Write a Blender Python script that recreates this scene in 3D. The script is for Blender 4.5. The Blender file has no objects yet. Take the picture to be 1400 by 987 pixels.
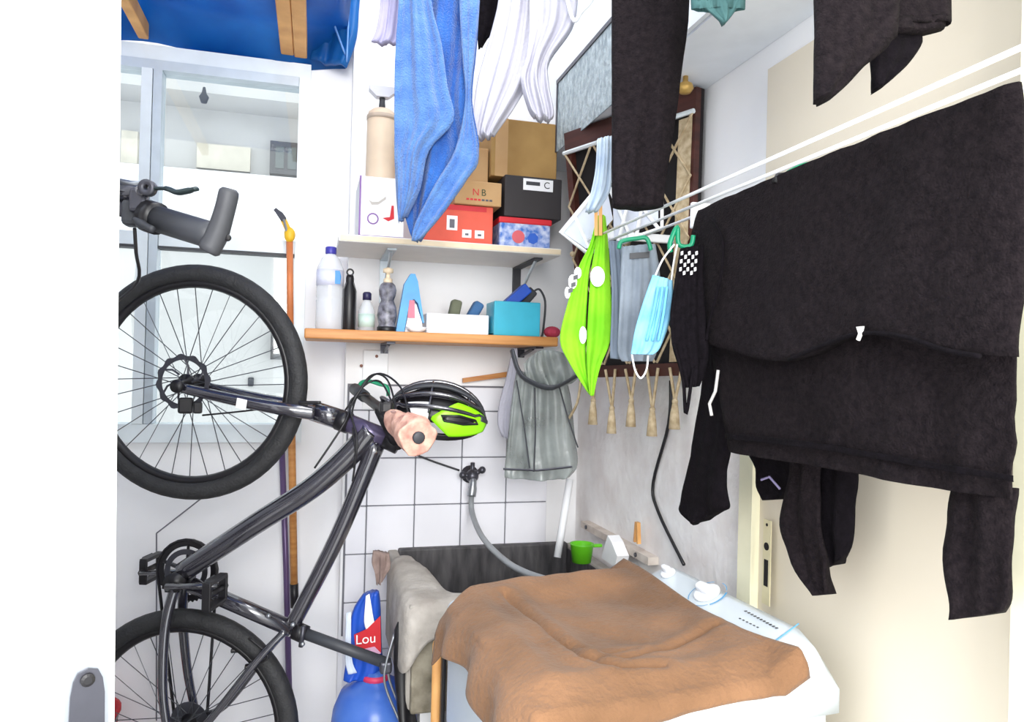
import bpy, bmesh, math, random
from mathutils import Vector, Matrix, noise
random.seed(7)
V = Vector
sc = bpy.context.scene
COL = sc.collection

# ------------------------------------------------------------------ camera
F = 1000.0                       # focal length in pixels of the 1400x987 frame
ZC = 1.30
CAM = V((0, 0, ZC))
yaw, pitch, roll = math.radians(15.1), 0.0085, 0.025
f0 = V((math.sin(yaw), math.cos(yaw), 0)); R0 = V((math.cos(yaw), -math.sin(yaw), 0)); U0 = V((0, 0, 1))
FW = f0*math.cos(pitch) + U0*math.sin(pitch)
u0 = U0*math.cos(pitch) - f0*math.sin(pitch)
CR = R0*math.cos(roll) + u0*math.sin(roll)
CU = u0*math.cos(roll) - R0*math.sin(roll)
cd = bpy.data.cameras.new('camera'); cd.sensor_fit = 'HORIZONTAL'; cd.sensor_width = 36
cd.lens = 36*F/1400; cd.clip_start = 0.02
cam = bpy.data.objects.new('camera', cd); COL.objects.link(cam)
m = Matrix((CR, CU, -FW)).transposed().to_4x4(); m.translation = CAM
cam.matrix_world = m
sc.camera = cam

# ------------------------------------------------------------------ world, lights, exposure
w = bpy.data.worlds.new('world'); sc.world = w; w.use_nodes = True
bg = w.node_tree.nodes['Background']; bg.inputs[0].default_value = (0.93, 0.97, 1.0, 1); bg.inputs[1].default_value = 1.9
def area(name, loc, size, power, target, col=(1, 1, 1)):
    l = bpy.data.lights.new(name, 'AREA'); l.shape = 'RECTANGLE'; l.size, l.size_y = size; l.energy = power; l.color = col
    o = bpy.data.objects.new(name, l); COL.objects.link(o); o.location = loc
    o.rotation_euler = (V(target)-V(loc)).to_track_quat('-Z', 'Y').to_euler(); return o
area('laundry_ceiling_light', (0.25, 1.35, 2.68), (0.5, 0.9), 8.5, (0.25, 1.4, 0))
area('kitchen_ceiling_light', (0.0, -2.0, 2.0), (1.6, 1.3), 95, (0.3, 1.6, 1.0), (1, .985, .96))
sc.view_settings.view_transform = 'Standard'; sc.view_settings.look = 'None'
sc.view_settings.gamma = 1; sc.view_settings.use_curve_mapping = False
sc.view_settings.exposure = 0.5

# ------------------------------------------------------------------ pixel helpers (true positions solved once)
def ray(px, py): return FW + CR*((px-700)/F) - CU*((py-493.5)/F)
def P(px, py, d): return CAM + ray(px, py)*d
def oY(px, py, Y): r = ray(px, py); return CAM + r*(Y/r.y)
def oX(px, py, X): r = ray(px, py); return CAM + r*(X/r.x)
def depth(p): return (p-CAM).dot(FW)

# ------------------------------------------------------------------ materials
def lin(c): return tuple((x/255/12.92 if x/255 <= .04045 else ((x/255+.055)/1.055)**2.4) for x in c)
MATS = {}
def mat(name, c, rough=.6, metal=0, var=.06, scale=14, bump=0, bscale=60, trans=0, alpha=1, sheen=0, c2=None, spec=.5, stretch=None, transl=0, coat=0):
    if name in MATS: return MATS[name]
    mt = bpy.data.materials.new(name); mt.use_nodes = True; nt = mt.node_tree; b = nt.nodes['Principled BSDF']
    b.inputs['Roughness'].default_value = rough; b.inputs['Metallic'].default_value = metal
    b.inputs['Specular IOR Level'].default_value = spec
    if coat: b.inputs['Coat Weight'].default_value = coat; b.inputs['Coat IOR'].default_value = 1.85; b.inputs['Coat Roughness'].default_value = .12
    if sheen: b.inputs['Sheen Weight'].default_value = sheen
    if trans: b.inputs['Transmission Weight'].default_value = trans
    b.inputs['Alpha'].default_value = alpha
    tc = nt.nodes.new('ShaderNodeTexCoord'); src = tc.outputs['Object']
    if stretch:
        mp = nt.nodes.new('ShaderNodeMapping'); mp.inputs['Scale'].default_value = stretch
        nt.links.new(src, mp.inputs[0]); src = mp.outputs[0]
    nz = nt.nodes.new('ShaderNodeTexNoise'); nz.inputs['Scale'].default_value = scale; nz.inputs['Detail'].default_value = 5
    nt.links.new(src, nz.inputs['Vector'])
    cr = nt.nodes.new('ShaderNodeValToRGB'); L = lin(c)
    lo = lin(c2) if c2 else tuple(max(0, x*(1-var*2)) for x in L); hi = L if c2 else tuple(min(1, x*(1+var)) for x in L)
    cr.color_ramp.elements[0].position = .33; cr.color_ramp.elements[1].position = .67
    cr.color_ramp.elements[0].color = (*lo, 1); cr.color_ramp.elements[1].color = (*hi, 1)
    nt.links.new(nz.outputs['Fac'], cr.inputs[0]); nt.links.new(cr.outputs[0], b.inputs['Base Color'])
    if bump:
        n2 = nt.nodes.new('ShaderNodeTexNoise'); n2.inputs['Scale'].default_value = bscale; n2.inputs['Detail'].default_value = 4
        nt.links.new(src, n2.inputs['Vector'])
        bp = nt.nodes.new('ShaderNodeBump'); bp.inputs['Strength'].default_value = bump; bp.inputs['Distance'].default_value = .01
        nt.links.new(n2.outputs['Fac'], bp.inputs['Height']); nt.links.new(bp.outputs[0], b.inputs['Normal'])
    if transl:
        t = nt.nodes.new('ShaderNodeBsdfTranslucent'); nt.links.new(cr.outputs[0], t.inputs[0])
        mx = nt.nodes.new('ShaderNodeMixShader'); mx.inputs[0].default_value = transl
        out = nt.nodes['Material Output']
        nt.links.new(b.outputs[0], mx.inputs[1]); nt.links.new(t.outputs[0], mx.inputs[2]); nt.links.new(mx.outputs[0], out.inputs[0])
    MATS[name] = mt; return mt
def glass_mat(name, c, alpha, rough=.03):
    mt = bpy.data.materials.new(name); mt.use_nodes = True; nt = mt.node_tree; nt.nodes.remove(nt.nodes['Principled BSDF'])
    tr = nt.nodes.new('ShaderNodeBsdfTransparent'); tr.inputs[0].default_value = (*lin(c), 1)
    gl = nt.nodes.new('ShaderNodeBsdfGlossy'); gl.inputs['Roughness'].default_value = rough
    mx = nt.nodes.new('ShaderNodeMixShader'); mx.inputs[0].default_value = alpha
    nt.links.new(tr.outputs[0], mx.inputs[1]); nt.links.new(gl.outputs[0], mx.inputs[2]); nt.links.new(mx.outputs[0], nt.nodes['Material Output'].inputs[0])
    MATS[name] = mt; return mt

WALL = mat('white_wall_paint', (247, 247, 249), .8, var=.012, scale=5, bump=.05, bscale=30)
CREAM = mat('cream_wall_paint', (222, 212, 194), .75, var=.015, scale=4)
PLASTER = mat('bare_grey_plaster', (253, 251, 250), .9, c2=(234, 228, 226), scale=9, bump=.35, bscale=45)
DOORP = mat('white_door_paint', (250, 248, 243), .5, var=.01)
TRIMY = mat('yellowed_trim_paint', (248, 244, 214), .6, var=.03)
TILE = mat('glazed_white_tile', (243, 243, 250), .18, var=.015, scale=6)
GROUT = mat('dark_grout', (120, 120, 128), .9)
ALU = mat('aluminium', (192, 202, 210), .42, .35, var=.05)
ALUW = mat('pale_aluminium', (226, 234, 238), .5, .1, var=.03)
GLASS = glass_mat('window_glass', (244, 247, 247), .05)
WOODP = mat('pine_wood', (238, 182, 112), .6, c2=(206, 146, 84), scale=10, stretch=(1, 1, 1))
WOODO = mat('orange_shelf_wood', (212, 152, 88), .5, c2=(186, 120, 60), scale=18, stretch=(.3, 4, 4))
WOODD = mat('dark_brown_wood', (74, 34, 26), .55, var=.2, scale=12, stretch=(1, .3, 4))
SHELFW = mat('white_melamine', (236, 233, 228), .5, var=.02)
TARP = mat('blue_tarpaulin', (38, 134, 206), .4, c2=(24, 106, 184), scale=6, bump=.3, bscale=8, transl=.45)
TARPL = mat('pale_tarpaulin_edge', (110, 160, 226), .45, var=.05)
RUBBER = mat('black_rubber', (42, 42, 44), .65, var=.12, scale=40, bump=.3, bscale=160)
BLACK = mat('satin_black', (24, 22, 26), .4, var=.1)
BLKM = mat('gloss_black_paint', (50, 48, 58), .2, .3, var=.04, spec=.9, coat=1)
STEEL = mat('steel', (168, 172, 178), .3, .8, var=.06)
DSTEEL = mat('dark_steel', (84, 84, 92), .4, .7, var=.1)
SPOKE = mat('spoke_steel', (86, 88, 94), .4, .5, var=.05)
GREY = mat('grey_plastic', (60, 61, 66), .55, var=.06, scale=50)
DGREY = mat('charcoal_plastic', (58, 60, 66), .5, var=.08)
WHITEP = mat('white_plastic', (244, 246, 250), .4, var=.015)
PINK = mat('peach_wrap', (232, 186, 166), .8, c2=(176, 124, 112), scale=38, bump=.4, bscale=50)
LIME = mat('lime_plastic', (152, 238, 20), .35, var=.06)
LIMEC = mat('lime_cloth', (150, 222, 34), .85, c2=(116, 198, 18), scale=9, bump=.15, bscale=120)
LIMED = mat('green_cloth', (96, 200, 30), .85, var=.06)
GREENP = mat('green_plastic', (20, 150, 108), .4, var=.06)
GREENC = mat('bright_green_plastic', (92, 182, 28), .4, var=.05)
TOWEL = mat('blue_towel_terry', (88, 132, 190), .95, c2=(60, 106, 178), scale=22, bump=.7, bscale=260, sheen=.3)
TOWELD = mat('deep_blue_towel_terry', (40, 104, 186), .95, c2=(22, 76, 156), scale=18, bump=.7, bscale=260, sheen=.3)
WCLOTH = mat('white_cotton', (178, 177, 189), .9, var=.02, scale=12, bump=.2, bscale=120)
LAV = mat('lavender_cotton', (176, 172, 204), .9, var=.08, scale=14)
DARKC = mat('charcoal_knit', (30, 24, 27), .95, c2=(16, 11, 15), scale=120, bump=.5, bscale=330, spec=.15)
BLKC = mat('black_cotton', (18, 14, 19), .95, c2=(10, 7, 11), scale=80, bump=.3, bscale=260, spec=.12)
TEAL = mat('teal_cloth', (76, 116, 116), .9, c2=(50, 86, 88), scale=22)
GREYC = mat('blue_grey_cloth', (146, 156, 168), .9, c2=(120, 130, 142), scale=16, bump=.15, bscale=120)
PALEC = mat('pale_blue_cloth', (204, 218, 232), .85, c2=(172, 190, 212), scale=14)
MASKC = mat('sky_blue_nonwoven', (142, 196, 220), .8, c2=(104, 174, 210), scale=20)
BROWNC = mat('tan_cloth', (140, 102, 72), .95, c2=(112, 80, 54), scale=7, bump=.4, bscale=110, sheen=.1)
ENAMEL = mat('white_enamel', (206, 215, 222), .3, var=.01)
BLUEP = mat('blue_print', (92, 160, 206), .5, var=.05)
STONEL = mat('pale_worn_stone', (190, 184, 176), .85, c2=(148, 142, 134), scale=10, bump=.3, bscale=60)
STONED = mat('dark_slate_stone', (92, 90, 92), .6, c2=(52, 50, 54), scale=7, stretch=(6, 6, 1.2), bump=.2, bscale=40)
STONEM = mat('mossy_stone', (168, 160, 142), .9, c2=(98, 90, 74), scale=16, bump=.5, bscale=50)
RAGB = mat('taupe_rag', (170, 150, 142), .95, c2=(132, 112, 106), scale=20, bump=.5, bscale=60)
CARD = mat('kraft_cardboard', (196, 158, 112), .85, c2=(182, 142, 96), scale=8)
CARD2 = mat('brown_cardboard', (176, 140, 84), .85, c2=(150, 114, 64), scale=7)
REDB = mat('orange_red_card', (222, 92, 72), .7, var=.05)
RED = mat('red_print', (206, 34, 46), .55, var=.05)
BLKB = mat('black_card', (48, 44, 46), .7, var=.05)
PAPER = mat('white_paper', (246, 246, 248), .7, var=.01)
PURPLE = mat('purple_print', (132, 96, 158), .6)
BEIGE = mat('beige_translucent_plastic', (228, 206, 180), .5, var=.04)
CYAN = mat('cyan_plastic', (56, 178, 206), .35, var=.05)
BLUE = mat('blue_plastic', (30, 82, 190), .45, var=.08)
SKYB = mat('sky_blue_plastic', (60, 160, 232), .4, var=.1)
JUG = mat('translucent_blue_jug', (100, 146, 232), .25, c2=(70, 118, 222), scale=9, transl=.3)
CLEAR = mat('clear_bottle_plastic', (240, 244, 250), .15, var=.02, alpha=.5)
FROST = mat('frosted_glass', (190, 206, 212), .25, c2=(140, 158, 166), scale=60, bump=.8, bscale=90, stretch=(1, 1, .6))
CABW = mat('grey_white_cabinet_paint', (238, 243, 249), .6, var=.02)
BRASS = mat('brass', (206, 168, 96), .35, .6)
CORD = mat('beige_cotton_cord', (198, 180, 150), .95, c2=(160, 140, 108), scale=60)
VOID = mat('dark_room_beyond', (24, 20, 22), .9)
BAGG = mat('smoky_plastic_film', (158, 166, 164), .25, c2=(108, 114, 112), scale=9, bump=.6, bscale=14, alpha=.66)
HOSE = mat('grey_hose', (150, 154, 158), .5)
ORANGE = mat('orange_pole_paint', (216, 128, 76), .5, var=.08)
YELLOW = mat('yellow_plastic', (236, 186, 40), .45)
PURPM = mat('purple_metal', (98, 78, 118), .35, .3)
FLOORM = mat('grey_floor_tile', (176, 174, 172), .5, var=.08)
EXTW = mat('exterior_render', (188, 187, 186), .9, var=.03, scale=3)
EXTW2 = mat('exterior_bright_render', (222, 222, 224), .9, var=.02, scale=3)
EXTD = mat('exterior_shadow_glass', (74, 84, 84), .3)
PCREAM = mat('exterior_cream_panel', (200, 194, 180), .8)
MINT = mat('mint_thread', (228, 226, 222), .8)

# ------------------------------------------------------------------ mesh builder
ORG = {}
class MB:
    def __init__(s): s.v = []; s.f = []
    def add(s, vs, fs):
        n = len(s.v); s.v += [V(p) for p in vs]; s.f += [tuple(i+n for i in f) for f in fs]; return s
    def hexa(s, p):   # 8 points: bottom 4 then top 4
        return s.add(p, [(3, 2, 1, 0), (4, 5, 6, 7), (0, 1, 5, 4), (1, 2, 6, 5), (2, 3, 7, 6), (3, 0, 4, 7)])
    def box(s, a, b):
        x0, y0, z0 = a; x1, y1, z1 = b
        return s.hexa([(x0, y0, z0), (x1, y0, z0), (x1, y1, z0), (x0, y1, z0), (x0, y0, z1), (x1, y0, z1), (x1, y1, z1), (x0, y1, z1)])
    def rbox(s, c, size, bev=.005, seg=2, rot=None):
        bm = bmesh.new(); bmesh.ops.create_cube(bm, size=1)
        bmesh.ops.scale(bm, vec=size, verts=bm.verts)
        bmesh.ops.bevel(bm, geom=bm.edges[:], offset=min(bev, min(size)*.49), segments=seg, affect='EDGES', profile=.5)
        M = rot if rot else Matrix.Identity(3)
        bm.verts.index_update()
        s.add([M @ x.co + V(c) for x in bm.verts], [[x.index for x in f.verts] for f in bm.faces]); bm.free(); return s
    def tube(s, pts, r, seg=8, caps=True, flat=1.0, closed=False):
        pts = [V(p) for p in pts]; n = len(pts); rs = r if isinstance(r, (list, tuple)) else [r]*n
        rings = []; prev = None
        for i, p in enumerate(pts):
            if closed: t = pts[(i+1) % n]-pts[i-1]
            else: t = (pts[min(i+1, n-1)]-pts[max(i-1, 0)])
            t = t.normalized() if t.length > 1e-9 else V((0, 0, 1))
            if prev is None:
                a = V((0, 0, 1)) if abs(t.z) < .9 else V((1, 0, 0)); u = t.cross(a).normalized()
            else:
                u = (prev - t*prev.dot(t)); u = u.normalized() if u.length > 1e-6 else t.orthogonal().normalized()
            prev = u; v = t.cross(u)
            rings.append([p + (u*math.cos(2*math.pi*k/seg) + v*math.sin(2*math.pi*k/seg)*flat)*rs[i] for k in range(seg)])
        vs = [q for g in rings for q in g]; fs = []
        for i in range(n if closed else n-1):
            j = (i+1) % n
            for k in range(seg): fs.append((i*seg+k, i*seg+(k+1) % seg, j*seg+(k+1) % seg, j*seg+k))
        if caps and not closed: fs.append(tuple(range(seg))[::-1]); fs.append(tuple((n-1)*seg+k for k in range(seg)))
        return s.add(vs, fs)
    def lathe(s, prof, o, axis=(0, 0, 1), seg=20, closed=False, e1=None):   # prof: (radius, height)
        o = V(o); ax = V(axis).normalized(); a = e1 or ax.orthogonal().normalized(); b = ax.cross(a)
        vs = []; fs = []; n = len(prof)
        for r, h in prof:
            for k in range(seg):
                t = 2*math.pi*k/seg; vs.append(o + ax*h + (a*math.cos(t)+b*math.sin(t))*r)
        for i in range(n if closed else n-1):
            j = (i+1) % n
            for k in range(seg): fs.append((i*seg+k, i*seg+(k+1) % seg, j*seg+(k+1) % seg, j*seg+k))
        if not closed: fs.append(tuple(range(seg))[::-1]); fs.append(tuple((n-1)*seg+k for k in range(seg)))
        return s.add(vs, fs)
    def prism(s, poly, ext):                 # polygon of 3D points extruded by ext
        n = len(poly); e = V(ext); p = [V(q) for q in poly]
        return s.add(p+[q+e for q in p], [tuple(range(n))[::-1], tuple(range(n, 2*n))] + [(i, (i+1) % n, n+(i+1) % n, n+i) for i in range(n)])
    def ball(s, c, r, seg=14, rg=9):
        rr = r if hasattr(r, '__len__') else (r, r, r)
        vs = []; fs = []
        for i in range(rg+1):
            th = math.pi*i/rg
            for k in range(seg):
                ph = 2*math.pi*k/seg
                vs.append(V(c)+V((rr[0]*math.sin(th)*math.cos(ph), rr[1]*math.sin(th)*math.sin(ph), rr[2]*math.cos(th))))
        for i in range(rg):
            for k in range(seg): fs.append((i*seg+k, (i+1)*seg+k, (i+1)*seg+(k+1) % seg, i*seg+(k+1) % seg))
        return s.add(vs, fs)
    def build(s, name, mt, parent=None, smooth=False, sub=0, origin=None):
        if parent is not None: o0 = ORG[parent.name]
        elif origin is not None: o0 = V(origin)
        else:
            xs = [p.x for p in s.v]; ys = [p.y for p in s.v]; zs = [p.z for p in s.v]
            o0 = V(((min(xs)+max(xs))/2, (min(ys)+max(ys))/2, min(zs)))
        me = bpy.data.meshes.new(name); me.from_pydata([tuple(p-o0) for p in s.v], [], s.f); me.validate()
        bm = bmesh.new(); bm.from_mesh(me); bmesh.ops.remove_doubles(bm, verts=bm.verts, dist=1e-6); bmesh.ops.recalc_face_normals(bm, faces=bm.faces); bm.to_mesh(me); bm.free()
        me.materials.append(mt)
        if smooth:
            for p in me.polygons: p.use_smooth = True
        o = bpy.data.objects.new(name, me); COL.objects.link(o)
        if parent is not None: o.parent = parent
        else: o.location = o0
        ORG[o.name] = o0
        if smooth == 'auto':
            me.shade_auto_smooth = True if hasattr(me, 'shade_auto_smooth') else False
        if sub:
            md = o.modifiers.new('subsurf', 'SUBSURF'); md.levels = sub; md.render_levels = sub
        return o
def tag(o, label, cat, group=None):
    o['label'] = label; o['category'] = cat
    if group: o['group'] = group
    return o
def thing(name, loc, label, cat, group=None):
    o = bpy.data.objects.new(name, None); o.empty_display_size = .05; COL.objects.link(o); o.location = V(loc); ORG[o.name] = V(loc)
    return tag(o, label, cat, group)
def struct(o): o['kind'] = 'structure'; return o
def smoothpts(pts, k=5):
    pts = [V(p) for p in pts]; out = []
    for i in range(len(pts)-1):
        p0 = pts[max(i-1, 0)]; p1 = pts[i]; p2 = pts[i+1]; p3 = pts[min(i+2, len(pts)-1)]
        for j in range(k):
            t = j/k
            out.append(.5*((2*p1)+(p2-p0)*t+(2*p0-5*p1+4*p2-p3)*t*t+(3*p1-p0-3*p2+p3)*t**3))
    out.append(pts[-1]); return out
def resample(poly, n):
    sp = smoothpts(poly, 8) if len(poly) > 2 else [V(poly[0]).lerp(V(poly[1]), i/8) for i in range(9)]
    return [sp[min(int(i/n*(len(sp)-1)), len(sp)-2)].lerp(sp[min(int(i/n*(len(sp)-1)), len(sp)-2)+1], (i/n*(len(sp)-1)) - min(int(i/n*(len(sp)-1)), len(sp)-2)) for i in range(n+1)]
def cloth_mb(rows, n=V((0, 1, 0)), thick=.02, amp=.008, waves=3, seg=20, k=4, ph=0, rough=.004):
    """rows of points from top to bottom: a two-sided hanging cloth with folds and real thickness"""
    grid = [resample(r, seg) for r in rows]
    cols = [smoothpts([g[j] for g in grid], k) if len(grid) > 2 else [grid[0][j].lerp(grid[1][j], i/6) for i in range(7)] for j in range(seg+1)]
    nr = len(cols[0]); n = V(n).normalized(); fr = []; bk = []
    for i in range(nr):
        for j in range(seg+1):
            p = cols[j][i]; t = j/seg
            h = thick/2*math.sqrt(max(.04, 1-(2*t-1)**2))
            s_ = i/(nr-1)
            fo = amp*(.35+.65*s_)*math.sin(2*math.pi*waves*t+ph+1.3*math.sin(3*s_+ph)) + amp*.45*math.sin(2*math.pi*waves*2.3*t+ph*2+2*s_)
            fo += rough*noise.noise(p*28)
            fr.append(p-n*(h+fo)); bk.append(p+n*(h-fo))
    mb = MB(); W = seg+1; N = nr*W; fs = []
    for i in range(nr-1):
        for j in range(seg):
            a = i*W+j; fs.append((a, a+1, a+W+1, a+W)); fs.append((N+a, N+a+W, N+a+W+1, N+a+1))
        a = i*W; fs.append((a, a+W, N+a+W, N+a)); a = i*W+seg; fs.append((a, N+a, N+a+W, a+W))
    for j in range(seg):
        fs.append((j, N+j, N+j+1, j+1)); a = (nr-1)*W+j; fs.append((a, a+1, N+a+1, N+a))
    return mb.add(fr+bk, fs)
def rowsP(rows, d): return [[P(x, y, d) for x, y in r] for r in rows]
def rowsX(rows, X): return [[oX(x, y, X) for x, y in r] for r in rows]
def text(txt, size, o, xd, yd, mt, parent, name='lettering', off=.0):
    cu = bpy.data.curves.new('t', 'FONT'); cu.body = txt; cu.size = 1; cu.align_x = 'CENTER'; cu.align_y = 'CENTER'
    ob = bpy.data.objects.new('t', cu); COL.objects.link(ob); bpy.context.view_layer.update()
    me = bpy.data.meshes.new_from_object(ob.evaluated_get(bpy.context.evaluated_depsgraph_get()))
    bpy.data.objects.remove(ob); bpy.data.curves.remove(cu)
    xd = V(xd).normalized(); yd = V(yd).normalized(); mb = MB()
    mb.add([V(o)+xd*v.co.x*size+yd*v.co.y*size for v in me.vertices], [tuple(p.vertices) for p in me.polygons]); bpy.data.meshes.remove(me)
    return mb.build(name, mt, parent)

# =================================================================== the setting
XR = .872; YB = 2.34; YW = 2.43; XL = -1.05; ZT = 2.72
xs = oY(478, 300, YB).x                                   # where the shelf wall steps forward of the window wall
struct(MB().box((-1.3, -.6, -.06), (1.3, 2.6, 0)).build('floor', FLOORM))
struct(MB().box((xs-.04, .25, ZT), (1.0, 2.6, ZT+.06)).build('ceiling', WALL))
wb = struct(MB().box((xs, YB, 0), (XR+.12, YB+.2, ZT)).build('wall_back', WALL))
wxr = oY(420, 300, YW).x; wz1 = oY(300, 76, YW).z; wz0 = oY(300, 588, YW).z
wm = MB().box((XL-.1, YW, 0), (xs, YW+.12, wz0)).box((wxr, YW, wz0), (xs, YW+.12, 2.6))
wl = struct(wm.build('wall_back_window', WALL))
struct(MB().box((XL-.1, .35, 0), (XL, YW+.12, 2.6)).build('wall_left', WALL))
wr = struct(MB().box((XR, .2, 0), (XR+.12, YB, ZT)).build('wall_right', WALL))
# joints in the low wall under the window
j1 = oY(214, 760, YW).x
for a, b in (((214, 729), (214, 985)), ((214, 729), (300, 662))):
    MB().tube([oY(*a, YW-.0005), oY(*b, YW-.0005)], .0022, 5).build('joint', GROUT, wl)
# bare plaster low on the right wall and the cream lining nearer the camera
yj = oX(1055, 300, XR).y; yj0 = oX(1030, 760, XR).y
pz = oX(900, 500, XR).z
MB().box((XR-.004, yj0, .0), (XR, YB-.001, pz+.06)).build('plaster_patch', PLASTER, wr)
MB().box((XR-.016, .2, 0), (XR, yj, oX(1056, 91, XR-.016).z)).build('cream_lining', CREAM, wr)
jb = struct(MB().box((XR-.034, yj-.005, 0), (XR, yj0+.004, oX(1056, 340, XR-.03).z)).build('trim_1', TRIMY))
c = oX(1049, 765, XR-.034)
MB().box((c.x-.002, c.y-.012, c.z-.085), (c.x, c.y+.012, c.z+.075)).build('strike_plate', mat('cream_metal', (226, 216, 178), .5), jb)
MB().box((c.x-.003, c.y-.006, c.z-.05), (c.x-.001, c.y+.006, c.z-.0)).build('latch_hole', VOID, jb)
MB().lathe([(.0075, 0), (.0075, .003)], (c.x-.003, c.y, c.z+.025), (1, 0, 0), 14).build('bolt_hole', VOID, jb)
MB().lathe([(.003, 0), (.003, .003)], (c.x-.003, c.y, c.z+.066), (1, 0, 0), 8).build('screw_hole', VOID, jb)
yn = oX(1384, 700, .80).y
struct(MB().box((.80, .2, 0), (XR-.0165, yn, ZT)).build('trim_2', TRIMY))
# glazed wall tiles over the tub, one object each
tw = .15; tz0 = oY(630, 688, YB).z; tx0 = oY(630, 660, YB).x
tm = None
tr_x = oY(745, 700, YB).x
MB().box((tx0-2.45*tw, YB-.003, .45), (tx0+1.94*tw, YB, tz0+2.55*tw)).build('grout_bed', GROUT, wb)
base = None
for i in range(-3, 2):
    for j in range(-4, 3):
        x0 = tx0+i*tw+.0018; x1 = x0+tw-.0036; z0 = tz0+j*tw+.0018; z1 = z0+tw-.0036
        if i == -3: x0 = x1-.4*tw
        if i == 1: x1 = x0+.93*tw
        if j == 2: z1 = z0+.5*tw
        cx, cz = (x0+x1)/2, (z0+z1)/2
        MB().rbox((cx, YB-.006, cz), (x1-x0, .008, z1-z0), .002, 1).build('tile', TILE, wb)

# window: aluminium frame, mullion, transom, panes
wx0 = XL
w1 = struct(MB().box((wx0, YW-.02, wz1-.045), (wxr, YW+.05, wz1)).box((wxr-.035, YW-.02, wz0), (wxr, YW+.05, wz1-.045))
            .box((wx0, YW-.03, wz0-.035), (wxr, YW+.05, wz0+.02)).build('window_1', ALUW))
MB().box((wx0, YW-.026, wz1-.075), (wxr-.036, YW+.04, wz1-.046)).build('top_rail', ALU, w1)
mx0, mx1 = oY(188, 300, YW-.03).x, oY(214, 300, YW-.03).x
MB().box((mx0, YW-.034, wz0+.021), (mx1-.022, YW+.03, wz1-.076)).build('mullion', ALUW, w1)
MB().box((mx1-.02, YW-.03, wz0+.021), (mx1+.004, YW+.03, wz1-.076)).build('mullion', ALU, w1)
tz1, tz2 = oY(320, 342, YW-.02).z, oY(320, 324, YW-.02).z
for a, b in ((wx0, mx0-.001), (mx1+.005, wxr-.036)):
    MB().box((a, YW-.018, tz1), (b, YW+.03, tz2)).build('transom', ALUW, w1)
    MB().box((a, YW-.021, tz1-.009), (b, YW+.02, tz1-.001)).build('transom_gasket', GREY, w1)
    MB().box((a, YW+.005, tz2), (b, YW+.009, wz1-.076)).build('pane', GLASS, w1)
    MB().box((a, YW+.005, wz0+.02), (b, YW+.009, tz1-.009)).build('pane', GLASS, w1)

# the house across the light well
YE = 4.3
ex = struct(MB().box((-4.2, YE, -1.5), (1.2, YE+.2, oY(300, 330, YE).z)).build('wall_exterior_low', EXTW))
ex2 = struct(MB().box((-4.2, YE+.02, oY(300, 330, YE).z), (1.2, YE+.2, 4.6)).build('wall_exterior', EXTW))
MB().box((-4.2, YE-.10, oY(300, 330, YE).z-.02), (1.2, YE+.02, oY(300, 240, YE).z)).build('ledge', EXTW2, ex2)
MB().box((-4.2, YE-.03, oY(300, 241, YE).z), (1.2, YE+.02, oY(300, 237, YE).z+.006)).build('ledge_shadow_gap', GREY, ex2)
MB().box((-4.2, YE-.25, oY(300, 150, YE).z), (1.2, YE+.02, oY(300, 118, YE).z)).build('beam_band', EXTW, ex2)
a = oY(270, 196, YE); b = oY(342, 236, YE)
MB().box((a.x, YE-.015, b.z), (b.x, YE+.02, a.z)).build('shutter_panel', PCREAM, ex2)
for (x0, y0, x1, y1) in ((370, 194, 412, 242), (371, 450, 396, 492)):
    a = oY(x0, y0, YE-.03); b = oY(x1, y1, YE-.03)
    host = ex2 if y0 < 300 else ex
    MB().box((a.x, YE-.06, b.z), (b.x, YE+.02, a.z)).build('small_window', GREY, host)
    for q in range(2):
        xa = a.x+.03+(b.x-a.x-.04)*q/2
        MB().box((xa, YE-.066, b.z+.03), (xa+(b.x-a.x)/2-.04, YE-.058, a.z-.03)).build('window_pane', EXTD, host)
a = oY(168, 180, YE); b = oY(189, 228, YE)
MB().box((a.x, YE-.03, b.z), (b.x, YE+.02, a.z)).build('shutter_panel', PCREAM, ex2)
p = oY(279, 130, YE-.3)
lp = MB().lathe([(.0, 0), (.014, .0), (.024, .03), (.012, .05), (.006, .08)], p-V((0, 0, .04)), seg=12)
tag(lp.build('bulkhead_lamp', DGREY, smooth=True), 'small dark lamp on the house wall beyond the glass', 'lamp')
p = oY(343, 522, YE); tag(MB().rbox(p, (.03, .03, .05), .006).build('junction_box', DGREY, origin=p), 'tiny grey box on the house wall seen between spokes', 'junction box')

# blue tarpaulin roof on pine rafters
ztp = wz1+.035
rf = thing('tarpaulin', (-.4, 1.8, ztp), 'blue plastic tarpaulin stretched as a roof above the window', 'tarpaulin')
xt = oY(474, 40, YW).x
mb = MB(); NX, NY = 26, 18; vs = []; fs = []
for i in range(NX+1):
    for j in range(NY+1):
        x = -1.04+(xt+1.04)*i/NX; y = 1.15+(YW+.08-1.15)*j/NY
        dz = .085*max(0, min(1, (y-2.37)/.05)); y = min(y, YW-.004)
        vs.append(V((x, y, ztp+.045-dz+.012*math.sin(x*9)*math.sin(y*6)+.012*noise.noise(V((x*5, y*5, 0))))))
for i in range(NX):
    for j in range(NY): a = i*(NY+1)+j; fs.append((a, a+1, a+NY+2, a+NY+1))
o = mb.add(vs, fs).build('roof_sheet', TARP, rf, True); md = o.modifiers.new('solid', 'SOLIDIFY'); md.thickness = .003
g = cloth_mb([[oY(426, -60, 2.39), oY(500, -60, 2.30)], [oY(427, 0, 2.40), oY(492, 0, 2.31)], [oY(426, 50, 2.41), oY(488, 50, 2.31)], [oY(424, 82, 2.41), oY(474, 92, 2.33)]],
             V((0, 1, 0)), .02, .012, 1.5)
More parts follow.
